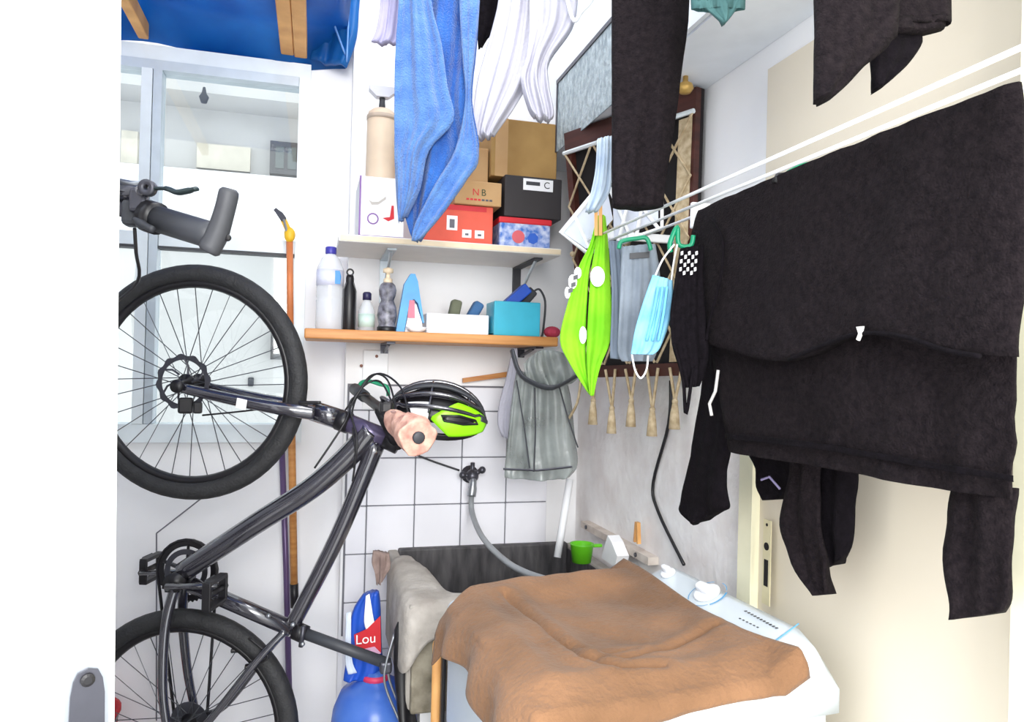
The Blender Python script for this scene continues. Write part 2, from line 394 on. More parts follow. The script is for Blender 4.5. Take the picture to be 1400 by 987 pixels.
g.build('gathered_corner', TARP, rf, True)
for q in ((440, 0, 472, 75), (478, 0, 474, 85)):
    MB().tube(smoothpts([oY(q[0], -30, 2.32), oY((q[0]+q[2])/2, q[3]*.4, 2.305), oY(q[2], q[3], 2.315)]), [.004]*5+[.006]*5+[.003], 6, flat=.5).build('crease', TARPL, rf, True)
for i, (xa, xb, lab) in enumerate(((384, 402, 'pale pine batten nailed against the thicker rafter above the window'), (402.5, 420, 'thick pine rafter under the blue tarpaulin, right of the batten'), (189, 203, 'pine rafter under the tarpaulin near the open white door'))):
    a = oY(xa, 74 if xa > 300 else 55, YW-.03).x; b = oY(xb, 74, YW-.03).x
    tag(MB().rbox(((a+b)/2, 1.80, ztp+.006-.004*i), (b-a, 1.2, .05), .004).build('rafter', WOODP), lab, 'rafter')

# open white door at the left
E = oY(166, 700, .885); ang = math.radians(25); dv = V((-math.cos(ang), -math.sin(ang), 0)); nv = V((dv.y, -dv.x, 0))
if nv.dot(V((-E.x, -E.y, 0))) < 0: nv = -nv                 # faces the camera
E.z = 0
def D(s, z, o=0): q = E+dv*(s+.018*(z-.85))+nv*o; return V((q.x, q.y, z))
door = struct(MB().hexa([D(0, .01, 0), D(.78, .01, 0), D(.78, .01, -.035), D(0, .01, -.035), D(0, 2.1, 0), D(.78, 2.1, 0), D(.78, 2.1, -.035), D(0, 2.1, -.035)]).build('door_1', DOORP))
r_ = ray(120, 935); t_ = (E-CAM).dot(nv)/r_.dot(nv); hp = CAM+r_*t_; s0 = (hp-E).dot(dv)
hz = hp.z
poly = []
for k in range(20):
    a_ = 2*math.pi*k/20; cx = math.copysign(abs(math.cos(a_))**.55, math.cos(a_)); cz = math.copysign(abs(math.sin(a_))**.55, math.sin(a_))
    poly.append(D(s0+cx*.021, hz-.045+cz*.075, 0))
pl = MB().prism(poly, nv*.005).build('escutcheon', STEEL, door)
MB().prism([D(s0, hz-.045, .005)+dv*(q.x*.8)+V((0, 0, q.y*.85)) for q in [V((.021*math.copysign(abs(math.cos(2*math.pi*k/16))**.6, math.cos(2*math.pi*k/16)), .075*math.copysign(abs(math.sin(2*math.pi*k/16))**.6, math.sin(2*math.pi*k/16)), 0)) for k in range(16)]], nv*.003).build('escutcheon_face', DSTEEL, door)
MB().tube([D(s0-.002, hz-.07, .004), D(s0-.002, hz-.07, .045)], .011, 12).tube(smoothpts([D(s0-.002, hz-.07, .042), D(s0+.03, hz-.072, .045), D(s0+.11, hz-.075, .043)]), .009, 10).build('lever_handle', STEEL, door, True)
MB().lathe([(.007, 0), (.007, .006), (.004, .007)], D(s0, hz+.008, .005), nv, 12).build('key_hole', BLACK, door)

# overhead cabinet along the right wall
cz0 = ZC+.665
cab = thing('wall_cabinet', (.78, 1.5, cz0), 'grey white overhead cabinet with frosted glass door above the macrame', 'cabinet')
MB().box((.70, .5, cz0), (XR-.001, YB-.001, ZT-.002)).build('body', CABW, cab)
g0 = oX(757, 120, .688); g1 = oX(773, 199, .688)
yga = oX(764, 160, .688).y; ygb = oX(905, 60, .688).y; zga = oX(760, 120, .688).z; zgb = g1.z
MB().box((.688, 1.02, cz0+.005), (.699, YB-.01, ZT-.05)).build('door', CABW, cab)
dr = MB().box((.684, ygb, zgb), (.687, yga, zga)).build('glass_panel', FROST, cab)
for (ya, yb, za, zb) in ((ygb-.012, yga+.012, zga, zga+.012), (yga, yga+.01, zgb, zga)):
    MB().box((.681, ya, za), (.6875, yb, zb)).build('glass_bead', DSTEEL, cab)
k = P(938, 72, 1.28); k = V((.79, oX(938, 72, .79).y, cz0))
MB().lathe([(.006, 0), (.006, .012), (.016, .018), (.019, .028), (.012, .038), (0.001, .04)], (k.x, k.y, cz0), (0, 0, -1), 14).build('knob', BRASS, cab, True)

# =================================================================== window with macrame on the right wall
TL, TR_, BL, BR = P(777, 199, 2.06), oX(960, 119, XR-.02), P(803, 516, 2.03), oX(946, 513, XR-.02)
TR_ = V((XR-.022, TR_.y, min(TR_.z, cz0-.006))); TL = V((TL.x, TL.y, cz0-.006)); nn = (TR_-TL).cross(BL-TL).normalized()
if nn.dot(CAM-TL) < 0: nn = -nn
def Q(u, v, o=0): return TL.lerp(TR_, u).lerp(BL.lerp(BR, u), v)+nn*o
wn = struct(MB().prism([Q(0, 0), Q(1, 0), Q(1, 1), Q(0, 1)], -nn*.012).build('window_2', VOID))
for (ua, ub, va, vb) in ((0, 1, 0, .075), (0, 1, .955, 1), (0, .05, .075, .955), (.95, 1, .075, .955)):
    MB().prism([Q(ua, va), Q(ub, va), Q(ub, vb), Q(ua, vb)], nn*.018).build('frame_board', WOODD, wn)
mc = thing('macrame_hanging', Q(.5, 1), 'beige knotted cord macrame with tassels over the dark window', 'macrame')
cols_ = 4
def zig(i, ph, v):
    return Q((i+.5+(.46 if (int(v)+ph) % 2 else -.46))/cols_, .09+v*.215, .024)
for i in range(cols_):
    for ph in (0, 1):
        MB().tube([zig(i, ph, v) for v in range(5)], .0034, 5).build('cord', CORD, mc)
for i in range(cols_):
    MB().ball(Q((i+.08)/cols_, .5, .028), .008, 8, 5).build('knot', DSTEEL if i > 2 else CORD, mc, True)
MB().tube([Q(0, .085, .024), Q(1, .085, .024)], .006, 6).build('rod', ALUW, mc)
MB().prism([Q(.90, .1, .02), Q(.985, .1, .02), Q(.97, .95, .02), Q(.86, .95, .02)], nn*.002).build('woven_strip', CORD, mc)
for i in range(5):
    t0 = Q((i+.35)/5, .97, .024); t1 = Q((i+.85)/5, .97, .024); k_ = Q((i+.6)/5, 1.09+.03*(i % 2), .024)
    MB().tube([t0, k_], .004, 5).tube([t1, k_], .004, 5).build('fringe_cord', CORD, mc)
    MB().ball(k_, .008, 8, 5).tube([k_, k_-V((0, 0, .03)), k_-V((0, 0, .065))], [.006, .011, .014], 8).build('tassel', CORD, mc, True)
MB().tube(smoothpts([Q(0, .97, .02), Q(-.05, 1.1, .03), Q(-.25, 1.2, .03)]), .004, 5).build('fringe_cord', CORD, mc)
# black power cord
tag(MB().tube(smoothpts([oX(917, 520, .862), oX(914, 580, .862), oX(893, 660, .862), oX(900, 700, .86), oX(935, 772, .85)]), .0042, 7).build('power_cord', BLACK, smooth=True), 'thin black power cord running down the grey plaster to the washer', 'cord')

# =================================================================== shelves
ys = 2.03
zu = oY(620, 330, ys).z
ux0, ux1 = oY(463, 325, ys).x, .690
up = thing('wall_shelf', ((ux0+ux1)/2, 2.18, zu-.02), 'white upper wall shelf carrying the shoe boxes', 'shelf')
MB().rbox(((ux0+ux1)/2, (ys+YB)/2-.0005, zu-.010), (ux1-ux0, YB-ys-.001, .020), .003).build('board', SHELFW, up)
MB().box((ux0+.004, ys-.003, zu-.017), (ux1-.004, ys-.0002, zu-.003)).build('edge_strip', mat('worn_edge', (232, 214, 184), .7), up)
for px in (525, 706):
    x = oY(px, 360, YB).x
    MB().box((x-.013, YB-.012, zu-.16), (x+.013, YB-.0005, zu-.021)).box((x-.013, ys+.06, zu-.026), (x+.013, YB-.012, zu-.0205)).build('bracket', GREY if px > 600 else ALU, up)
    MB().tube([(x, YB-.012, zu-.13), (x, ys+.09, zu-.026)], .005, 6).build('brace', ALU, up)
yl = 2.07
zl = oY(600, 455, yl).z
lx0, lx1 = oY(416, 455, yl).x, .700
lo = thing('wall_shelf', ((lx0+lx1)/2, 2.2, zl-.03), 'orange wooden lower wall shelf holding bottles and boxes', 'shelf')
MB().rbox(((lx0+lx1)/2, (yl+YB)/2-.0005, zl-.014), (lx1-lx0, YB-yl-.001, .028), .004).build('board', WOODO, lo)
for px in (525, 711):
    x = oY(px, 480, YB).x
    MB().box((x-.012, YB-.012, zl-.06), (x+.012, YB-.007, zl-.03)).box((x-.012, yl+.05, zl-.034), (x+.012, YB-.012, zl-.0285)).build('bracket', DSTEEL, lo)
    MB().tube([(x, YB-.014, zl-.055), (x, yl+.12, zl-.034)], .005, 6).build('brace', DSTEEL, lo)

def on(px, Y, z): p = oY(px, 400, Y); return V((p.x, Y, z))
def mpp(p): return depth(p)/F
# ---- lower shelf items
def lathe_item(name, px, Y, z, prof, mt, label, cat, smooth=True, seg=22):
    b = on(px, Y, z); s = mpp(b); t = thing(name, b, label, cat); return t, b, s
b = on(451, 2.16, zl); s = mpp(b)
t = thing('water_bottle', b, 'clear plastic water bottle with blue cap and label', 'bottle')
MB().lathe([(16*s, 0), (18*s, 2*s), (18*s, 40*s), (17*s, 42*s), (18*s, 46*s), (18*s, 84*s), (12*s, 98*s), (6*s, 104*s), (6*s, 108*s)], b, seg=24).build('body', CLEAR, t, True)
MB().lathe([(7*s, 104*s), (7.5*s, 105*s), (7.5*s, 113*s), (6*s, 114*s)], b, seg=16).build('cap', mat('navy_cap', (62, 60, 160), .4), t, True)
MB().lathe([(18.4*s, 60*s), (18.4*s, 82*s)], b, seg=24).build('label_band', mat('pale_label', (214, 216, 236), .5), t, True)
MB().prism([b+V((x*s, -18.9*s+abs(x-8)*.45*s, y*s)) for x, y in ((4, 62), (13, 62), (14, 72), (12, 80), (4, 80))], (0, -.0006, 0)).build('label_patch', mat('label_blue', (60, 140, 206), .5), t)
b = on(478, 2.15, zl); s = mpp(b)
t = thing('sports_bottle', b, 'slim black metal bottle with carry loop between the two clear bottles', 'bottle')
MB().lathe([(9*s, 0), (9.5*s, 1*s), (9*s, 56*s), (5.5*s, 64*s), (5.5*s, 72*s), (4.5*s, 76*s)], b, seg=20).build('body', BLACK, t, True)
MB().tube([b+V((4.2*s*math.cos(a), 0, (80+4.2*math.sin(a))*1*s)) for a in [2*math.pi*k/14 for k in range(14)]], 1.3*s, 6, closed=True).build('loop', BLACK, t, True)
for dx in (-8.6, 8.6): MB().tube([b+V((dx*s, -4*s, 2*s)), b+V((dx*.95*s, -4*s, 54*s)), b+V((dx*.55*s, -3*s, 66*s))], 1*s, 5).build('seam', DGREY, t)
b = on(502, 2.16, zl); s = mpp(b)
t = thing('spray_bottle', b, 'small clear bottle with a dark blue cap beside the black metal bottle', 'bottle')
MB().lathe([(10*s, 0), (11*s, 2*s), (11*s, 28*s), (7*s, 38*s), (4.5*s, 42*s), (4.5*s, 46*s)], b, seg=20).build('body', CLEAR, t, True)
MB().lathe([(6*s, 43*s), (6*s, 52*s), (4*s, 54*s)], b, seg=14).build('cap', mat('dark_blue_cap', (44, 42, 84), .4), t, True)
MB().lathe([(11.3*s, 6*s), (11.3*s, 24*s)], b, seg=20).build('label_band', mat('mint_label', (206, 228, 220), .5), t, True)
b = on(530, 2.13, zl); s = mpp(b)
t = thing('shaker_bottle', b, 'black and grey patterned bottle with two bulges and cream pump top', 'bottle')
PATT = mat('black_white_pattern', (150, 150, 164), .4, c2=(36, 34, 42), scale=46)
MB().lathe([(12*s, 0), (13*s, 2*s), (12*s, 6*s), (11*s, 10*s), (13.5*s, 22*s), (12*s, 34*s), (8.5*s, 43*s), (11*s, 50*s), (12*s, 57*s), (10*s, 64*s), (7*s, 67*s)], b, seg=22).build('body', PATT, t, True)
MB().lathe([(12.6*s, 0), (13.3*s, 1*s), (13.3*s, 6*s), (12*s, 7*s)], b, seg=22).build('foot', BLACK, t, True)
MB().lathe([(6*s, 66*s), (6*s, 72*s), (3*s, 74*s), (2.5*s, 80*s), (7*s, 81*s), (7*s, 86*s), (2*s, 88*s)], b, seg=14).build('pump_top', mat('cream_plastic', (240, 220, 190), .5), t, True)
b = on(561, 2.14, zl); s = mpp(b)
t = thing('cleaner_bottle', b, 'sky blue trigger shaped bottle with pointed top next to patterned bottle', 'bottle')
MB().prism([b+V((x*s, -8*s, y*s)) for x, y in ((-19, 0), (-8, 0), (-2, 40), (4, 46), (10, 40), (17, 14), (19, 14), (9, 70), (5, 80), (-1, 80), (-9, 66))], (0, 16*s, 0)).build('body', SKYB, t)
MB().prism([b+V((x*s, -6*s, y*s)) for x, y in ((-7, 0), (18, 0), (16, 16), (8, 38), (0, 40))], (0, 12*s, 0)).build('front_label', PAPER, t)
MB().prism([b+V((x*s, -8.6*s, y*s)) for x, y in ((-4, 20), (6, 20), (5, 44), (-2, 44))], (0, 1*s, 0)).build('label_print', mat('pink_print', (216, 130, 150), .6), t)
b = on(571, 2.10, zl); s = mpp(b)
t = tag(MB().lathe([(6*s, 0), (9*s, 1*s), (15*s, 7*s), (14*s, 7.5*s), (8*s, 2.5*s), (.01*s, 2*s)], b, seg=22).build('saucer', WHITEP, smooth=True), 'small white dish standing at the shelf edge', 'dish')
b = on(623, 2.18, zl); s = mpp(b)
t = thing('storage_tray', b, 'white plastic tray holding cleaning pads, left of cyan box', 'tray')
w_, d_, h_ = 41*s, .10, 27*s
MB().rbox(b+V((0, 0, 2*s)), (2*w_, d_, 4*s), .003).build('bottom', WHITEP, t)
for cx, cy, sx, sy in ((0, -d_/2, 2*w_, 2.5*s), (0, d_/2, 2*w_, 2.5*s), (-w_, 0, 2.5*s, d_), (w_, 0, 2.5*s, d_)):
    MB().rbox(b+V((cx, cy, h_/2)), (sx, sy, h_), .002).build('side', WHITEP, t)
for (dx, lean, mt, nm, lab) in ((-2, .2, mat('olive_pad', (112, 116, 96), .9, bump=.5), 'scouring_pad', 'olive grey scouring pad standing in the white tray'), (24, .5, mat('steel_blue_pad', (70, 112, 160), .9, bump=.5), 'sponge', 'blue sponge leaning in the white tray')):
    rot = Matrix.Rotation(lean, 3, 'Y')
    tag(MB().rbox(b+V((dx*s, 0, 28*s)), (14*s, .045, 40*s), .008, 3, rot).build(nm, mt, smooth=True), lab, 'sponge')
b = on(702, 2.15, zl); s = mpp(b)
t = thing('cyan_box', b, 'cyan plastic box with a blue dustpan sticking out', 'box')
w_, d_, h_ = 32*s, .10, 46*s
for cx, cy, sx, sy in ((0, -d_/2, 2*w_, 3*s), (0, d_/2, 2*w_, 3*s), (-w_+1.5*s, 0, 3*s, d_), (w_-1.5*s, 0, 3*s, d_)):
    MB().rbox(b+V((cx, cy, h_/2)), (sx, sy, h_), .003).build('side', CYAN, t)
MB().box(b+V((-w_, -d_/2, 0)), b+V((w_, d_/2, 3*s))).build('bottom', CYAN, t)
rot = Matrix.Rotation(.82, 3, 'Y')
tag(MB().rbox(b+V((2*s, 0, 52*s)), (15*s, .05, 46*s), .004, 2, rot).build('dustpan', BLUE), 'deep blue brush head poking out of the cyan box', 'brush')
tag(MB().rbox(b+V((17*s, .02, 50*s)), (15*s, .03, 42*s), .006, 2, Matrix.Rotation(.7, 3, 'Y')).build('scrub_brush', DGREY), 'charcoal brush leaning in the cyan box behind blue one', 'brush')
b = on(738, 2.17, zl); s = mpp(b)
tag(MB().tube(smoothpts([b+V((-8*s, 0, 64*s)), b+V((0, 0, 66*s)), b+V((8*s, 0, 50*s)), b+V((7*s, 0, 20*s)), b+V((4*s, 0, 2*s)), b+V((-4*s, 0, 2*s)), b+V((-5*s, 0, 30*s))]), 1.5*s, 6).build('wire_hook', GREY, smooth=True), 'bent grey wire handle standing right of the cyan box', 'wire')
b = on(756, 2.14, zl); s = mpp(b)
tag(MB().ball(b+V((0, 0, 8*s)), (12*s, .02, 8*s)).build('scrub_ball', mat('crimson_scrub', (186, 58, 84), .8, bump=.6)), 'crimson scrubbing ball at the right end of the shelf', 'scrubber')

# ---- upper shelf items
def pbox(name, x0, x1, y0, y1, Yf, dp, zb, mt, label, cat, bev=.003):
    a = oY(x0, (y0+y1)/2, Yf); c_ = oY(x1, (y0+y1)/2, Yf); h = (y1-y0)*depth(a)/F
    t = thing(name, ((a.x+c_.x)/2, Yf+dp/2, zb), label, cat)
    MB().rbox(((a.x+c_.x)/2, Yf+dp/2, zb+h/2), (c_.x-a.x, dp, h), bev).build('body', mt, t)
    return t, a.x, c_.x, h
def face(name, t, Yf, x0, x1, z0, z1, mt, o=.001):
    return MB().box((x0, Yf-o, z0), (x1, Yf, z1)).build(name, mt, t)
Yf = 2.06
t, xa, xb, h = pbox('appliance_box', 491, 553, 236, 320, Yf, .20, zu, PAPER, 'white carton with purple edges and a printed cup', 'box')
face('purple_edge', t, Yf, xa, xa+.005, zu, zu+h, PURPLE); face('purple_edge', t, Yf, xa, xb, zu, zu+.006, PURPLE)
s = mpp(V((xa, Yf, zu)))
MB().lathe([(6*s, 0), (8*s, 0), (8*s, .0012), (6*s, .0012)], (xa+19*s, Yf-.0012, zu+26*s), (0, 1, 0), 18, closed=True).build('printed_ring', PURPLE, t)
MB().prism([V((xa+x*s, Yf, zu+y*s)) for x, y in ((12, 52), (18, 49), (26, 50), (36, 58), (36, 54), (26, 46), (17, 45))], (0, -.001, 0)).build('printed_curve', mat('grey_print', (190, 184, 178), .7), t)
MB().prism([V((xa+x*s, Yf, zu+y*s)) for x, y in ((32, 28), (42, 30), (44, 46), (47, 46), (48, 28), (40, 24))], (0, -.001, 0)).build('printed_cup', RED, t)
bz = zu+h
p = oY(520, 235, 2.14); p = V((p.x, 2.14, bz)); s = mpp(p)
t = thing('pump_container', p, 'beige translucent canister with a white pump on the white carton', 'canister')
MB().lathe([(19*s, 0), (20*s, 2*s), (19.5*s, 90*s), (18*s, 97*s), (13*s, 101*s), (6*s, 102*s)], p, seg=24).build('body', BEIGE, t, True)
MB().lathe([(20.3*s, 86*s), (20.3*s, 92*s)], p, seg=24).build('rim_band', mat('band_taupe', (196, 178, 160), .5), t, True)
MB().lathe([(5*s, 100*s), (4*s, 112*s), (4*s, 118*s)], p, seg=12).build('pump_stem', GREY, t, True)
MB().prism([p+V((x*s, -7*s, y*s)) for x, y in ((-8, 118), (8, 118), (18, 126), (18, 132), (-18, 132), (-18, 127))], (0, 14*s, 0)).build('pump_head', mat('grey_white_plastic', (206, 206, 214), .4), t)

t, xa, xb, h = pbox('shoe_box', 578, 674, 278, 332, Yf, .22, zu, REDB, 'orange red shoe box with white stickers at the bottom', 'box')
face('lid_print', t, Yf, xa+.06, xb-.02, zu+h-.016, zu+h-.002, RED)
s = mpp(V((xa, Yf, zu)))
for x0, x1, z0, z1 in ((33, 48, 18, 38), (55, 68, 9, 20), (73, 86, 9, 20)):
    st = face('sticker', t, Yf, xa+x0*s, xa+x1*s, zu+z0*s, zu+z1*s, PAPER)
    face('sticker_print', t, Yf-.001, xa+(x0+4)*s, xa+(x1-4)*s, zu+(z0+3)*s, zu+(z1-5)*s, DSTEEL, .0006)
z2 = zu+h+.001
t, xa, xb, h2 = pbox('shoe_box', 622, 686, 244, 277, Yf-.01, .22, z2, CARD, 'kraft shoe box printed with small red and green logo', 'box')
s = mpp(V((xa, Yf, z2))); cx = xa+35*s
text('N', 13*s, (cx-6*s, Yf-.0112, z2+17*s), (1, 0, 0), (0, 0, 1), RED, t)
text('B', 13*s, (cx+5*s, Yf-.0112, z2+17*s), (1, 0, 0), (0, 0, 1), mat('dark_green_print', (50, 70, 40), .6), t)
for q in range(7): face('logo_line', t, Yf-.01, cx+(-19+q*5.4)*s, cx+(-15+q*5.4)*s, z2+6*s, z2+8.5*s, RED if q < 4 else DSTEEL)
z3 = z2+h2+.001
t, xa, xb, h3 = pbox('small_carton', 625, 668, 190, 243, Yf+.05, .15, z3, CARD, 'small kraft carton on top of the kraft shoe box', 'box')
# black shoe box on a tin
t, xa, xb, h = pbox('biscuit_tin', 683, 753, 294, 335, Yf, .16, zu, mat('tin_print', (206, 214, 236), .35, c2=(44, 104, 190), scale=52), 'printed red white and blue tin under the black box', 'tin', .006)
MB().rbox(((xa+xb)/2, Yf+.08, zu+h-.008), (xb-xa+.006, .166, .018), .004).build('lid', RED, t)
s = mpp(V((xa, Yf, zu)))
MB().lathe([(9*s, 0), (9*s, .0015)], ((xa+xb)/2-10*s, Yf, zu+15*s), (0, -1, 0), 18).build('printed_badge', mat('salmon_print', (216, 96, 104), .5), t)
MB().lathe([(8*s, 0), (8*s, .0015)], ((xa+xb)/2+11*s, Yf, zu+14*s), (0, -1, 0), 7).build('printed_star', mat('cobalt_print', (40, 92, 190), .5), t)
z4 = zu+h+.003
t, xa, xb, h = pbox('shoe_box', 690, 768, 236, 293, Yf+.0, .22, z4, BLKB, 'black shoe box with a white label near its top', 'box')
s = mpp(V((xa, Yf, z4)))
face('label_sticker', t, Yf, xa+26*s, xa+69*s, z4+h-19*s, z4+h-3*s, PAPER)
face('label_print', t, Yf-.001, xa+30*s, xa+50*s, z4+h-12*s, z4+h-7*s, GREY, .0006)
text('C', 13*s, (xa+60*s, Yf-.0014, z4+h-11*s), (1, 0, 0), (0, 0, 1), BLACK, t)
z5 = z4+h+.001
t, xa, xb, h = pbox('large_carton', 672, 762, 155, 235, Yf+.03, .24, z5, CARD2, 'large brown cardboard carton on top of the black box', 'box')
face('tape_strip', t, Yf+.03, xa+.012, xa+.05, z5, z5+h, CARD, .0008)

# =================================================================== tub, faucet, wall fittings
zr = oY(600, 752, 2.3).z
tx0_, tx1_, ty0, ty1 = .238, .862, 1.78, 2.333
tub = thing('laundry_tub', ((tx0_+tx1_)/2, 2.03, 0), 'dark stone laundry tub with pale worn rim under the faucet', 'tub')
zb = zr-.27
th = .032
def shell(name, mt, x0, x1, y0, y1, z0, z1): return MB().rbox(((x0+x1)/2, (y0+y1)/2, (z0+z1)/2), (x1-x0, y1-y0, z1-z0), .006).build(name, mt, tub)
shell('front_wall', STONEL, tx0_, tx1_, ty0, ty0+th, zr-.085, zr)
shell('front_apron', STONEM, tx0_+.01, tx1_, ty0+.008, ty0+th, zb, zr-.087)
shell('side_wall', STONEL, tx0_, tx0_+th, ty0+th, ty1, zb, zr)
shell('side_wall', STONEL, tx1_-th, tx1_, ty0+th, ty1, zb, zr)
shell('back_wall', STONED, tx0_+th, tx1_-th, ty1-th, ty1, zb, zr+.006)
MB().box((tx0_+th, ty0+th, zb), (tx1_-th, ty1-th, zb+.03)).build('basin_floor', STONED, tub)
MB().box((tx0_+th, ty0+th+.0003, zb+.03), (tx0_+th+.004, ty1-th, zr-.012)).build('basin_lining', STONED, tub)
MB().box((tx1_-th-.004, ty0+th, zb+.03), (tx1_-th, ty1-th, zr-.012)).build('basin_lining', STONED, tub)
MB().box((tx0_+.04, ty0+.05, 0), (tx1_, ty1, zb-.001)).build('pedestal', WALL, tub)
# grey cloth draped over the front left corner
inner = [P(536, 764, 2.14), P(552, 792, 2.0), P(574, 826, 1.86), P(600, 843, 1.80), P(628, 846, 1.79)]
z_ = zr+.008
rim = [V((tx0_+.012, 2.20, z_+.004)), V((tx0_+.010, 2.0, z_)), V((tx0_+.006, 1.83, z_)), V((tx0_+.06, 1.772, z_)), V((tx0_+.16, 1.772, z_))]
rim2 = [V((tx0_-.010, 2.20, z_-.03)), V((tx0_-.012, 2.0, z_-.04)), V((tx0_-.010, 1.775, z_-.05)), V((tx0_+.05, 1.762, z_-.05)), V((tx0_+.16, 1.764, z_-.05))]
rim3 = [V((tx0_-.012, 2.18, z_-.11)), V((tx0_-.016, 2.0, z_-.15)), V((tx0_-.014, 1.775, z_-.17)), V((tx0_+.05, 1.758, z_-.09)), V((tx0_+.16, 1.762, z_-.085))]
inn = [V((tx0_+.06, 2.22, z_-.005)), V((tx0_+.085, 2.05, z_+.002)), V((tx0_+.10, 1.88, z_)), V((tx0_+.13, 1.836, z_)), V((tx0_+.18, 1.822, z_))]
inn0 = [p+V((.006, .006, -.05)) for p in inn]
grid = [resample(r, 22) for r in (inn0, inn, rim, rim2, rim3)]
cols2 = [smoothpts([g_[j] for g_ in grid], 4) for j in range(23)]
mb = MB(); nr = len(cols2[0]); vs = [cols2[j][i]+V((0, 0, .004*noise.noise(cols2[j][i]*30))) for i in range(nr) for j in range(23)]
fs = [(i*23+j, i*23+j+1, (i+1)*23+j+1, (i+1)*23+j) for i in range(nr-1) for j in range(22)]
o = mb.add(vs, fs).build('rag', mat('pale_grey_rag', (204, 198, 190), .95, c2=(166, 158, 150), scale=12, bump=.4, bscale=60), smooth=True)
md = o.modifiers.new('solid', 'SOLIDIFY'); md.thickness = .006
tag(o, 'pale grey wet cloth draped over the tub front corner', 'cloth')
tag(cloth_mb(rowsP([[(510, 752), (532, 756)], [(508, 768), (534, 775)], [(512, 782), (528, 785)], [(514, 798), (522, 796)]], 2.10), V((0, 1, 0)), .03, .01, 2, 12).build('rag', RAGB, smooth=True), 'crumpled taupe rag hanging on the back left tub corner', 'cloth')

# faucet
fp = oY(642, 648, YB-.012); s = mpp(fp)
fa = thing('faucet', fp, 'tarnished chrome washing faucet on the white tiles', 'faucet')
MB().lathe([(12*s, 0), (12*s, .004), (6*s, .008), (6*s, .04)], fp, (0, -1, 0), 16).build('body', DSTEEL, fa, True)
q = fp+V((0, -.04, 0))
MB().ball(q, 9*s).build('valve', DSTEEL, fa, True)
for dx in (-12, 12): MB().tube([q, q+V((dx*s, -.004, 8*s*(1 if dx > 0 else .2)))], [4*s, 3*s], 8).ball(q+V((dx*1.1*s, -.005, 8*s*(1 if dx > 0 else .2))), 5*s, 10, 6).build('tap_handle', DSTEEL, fa, True)
MB().tube([q, q+V((0, -.004, 18*s))], 3*s, 8).build('tap_stem', DSTEEL, fa, True)
MB().tube(smoothpts([q, q+V((0, -.015, -8*s)), q+V((-2*s, -.02, -26*s))]), [5*s, 5*s, 5*s, 5*s, 5*s, 5*s, 5*s, 6*s, 6*s, 6*s, 6*s], 10).build('spout', STEEL, fa, True)
hs = q+V((-2*s, -.02, -26*s))
tag(MB().tube(smoothpts([hs+V((0, 0, .012)), hs+V((.002, -.005, -.05)), P(660, 735, 2.12), P(690, 766, 1.98), P(722, 784, 1.86), P(775, 800, 1.62)]), .0085, 10).build('washer_hose', HOSE, smooth=True), 'grey washing machine hose hanging down from the faucet', 'hose')
tag(MB().tube(smoothpts([oY(560, 618, 2.328), oY(590, 630, 2.325), oY(628, 643, 2.326)]), .0035, 6).build('supply_line', GREY, smooth=True), 'thin grey line running along the tiles to the faucet', 'cable')
a, b = P(779, 655, 2.22), P(762, 762, 2.16)
tag(MB().tube([a, b], .011, 10).build('drain_pipe', WHITEP, smooth=True), 'slanted white plastic pipe in the corner by the tub', 'pipe')
# things on the ledge behind the washer
lg = P(795, 768, 2.06)
pb = V((.80, lg.y, zr+.0))
p = P(795, 768, 2.0); p.z = max(p.z, zr); s = mpp(p)
t = thing('measuring_cup', p, 'bright green plastic cup on the tub rim by washer', 'cup')
MB().lathe([(13*s, 0), (16*s, 24*s), (17*s, 25*s), (15*s, 25*s), (12*s, 3*s), (.1*s, 3*s)], p, seg=22).build('bowl', GREENC, t, True)
MB().rbox(p+V((20*s, -.005, 22*s)), (16*s, .012, 4*s), .002).build('handle', GREENC, t)
p = P(832, 770, 1.82); s = mpp(p)
sl = oX(800, 712, XR-.02); sr = oX(893, 762, XR-.02)
t = thing('soap_ledge', ((XR-.03), (sl.y+sr.y)/2, sl.z-.01), 'narrow pale wooden ledge board on the plaster behind the washer', 'ledge')
MB().hexa([V((XR-.034, sr.y, sr.z-.02)), V((XR-.0045, sr.y, sr.z-.02)), V((XR-.0045, sl.y, sl.z-.02)), V((XR-.034, sl.y, sl.z-.02)), V((XR-.034, sr.y, sr.z)), V((XR-.0045, sr.y, sr.z)), V((XR-.0045, sl.y, sl.z)), V((XR-.034, sl.y, sl.z))]).build('board', mat('whitewashed_wood', (222, 212, 202), .8, c2=(190, 176, 166), scale=16), t)
for f_ in (.1, .85):
    q_ = sl.lerp(sr, f_); MB().lathe([(.006, 0), (.006, .004)], (XR-.034, q_.y, q_.z-.01), (-1, 0, 0), 8).build('screw', DSTEEL, t)
q_ = oX(871, 742, XR-.03)
t = thing('clothes_peg', q_, 'wooden clothes peg standing on the ledge board', 'peg')
for dy in (-.007, .007): MB().hexa([q_+V((x, dy*k_+y, z)) for z, k_ in ((0, 1.5), (.055, .5)) for x, y in ((-.005, -.004), (.005, -.004), (.005, .004), (-.005, .004))]).build('prong', WOODP, t)
p = V((.80, oX(830, 760, .80).y, 0)); p.z = oX(830, 768, .80).z; s = mpp(p)
t = thing('powder_scoop', p, 'white crumpled soap packet beside the green cup', 'packet')
MB().prism([p+V((0, -y*s, z*s)) for y, z in ((-20, 0), (26, 0), (34, 16), (14, 30), (0, 36), (-10, 20))], (.035, 0, 0)).build('packet', PAPER, t)

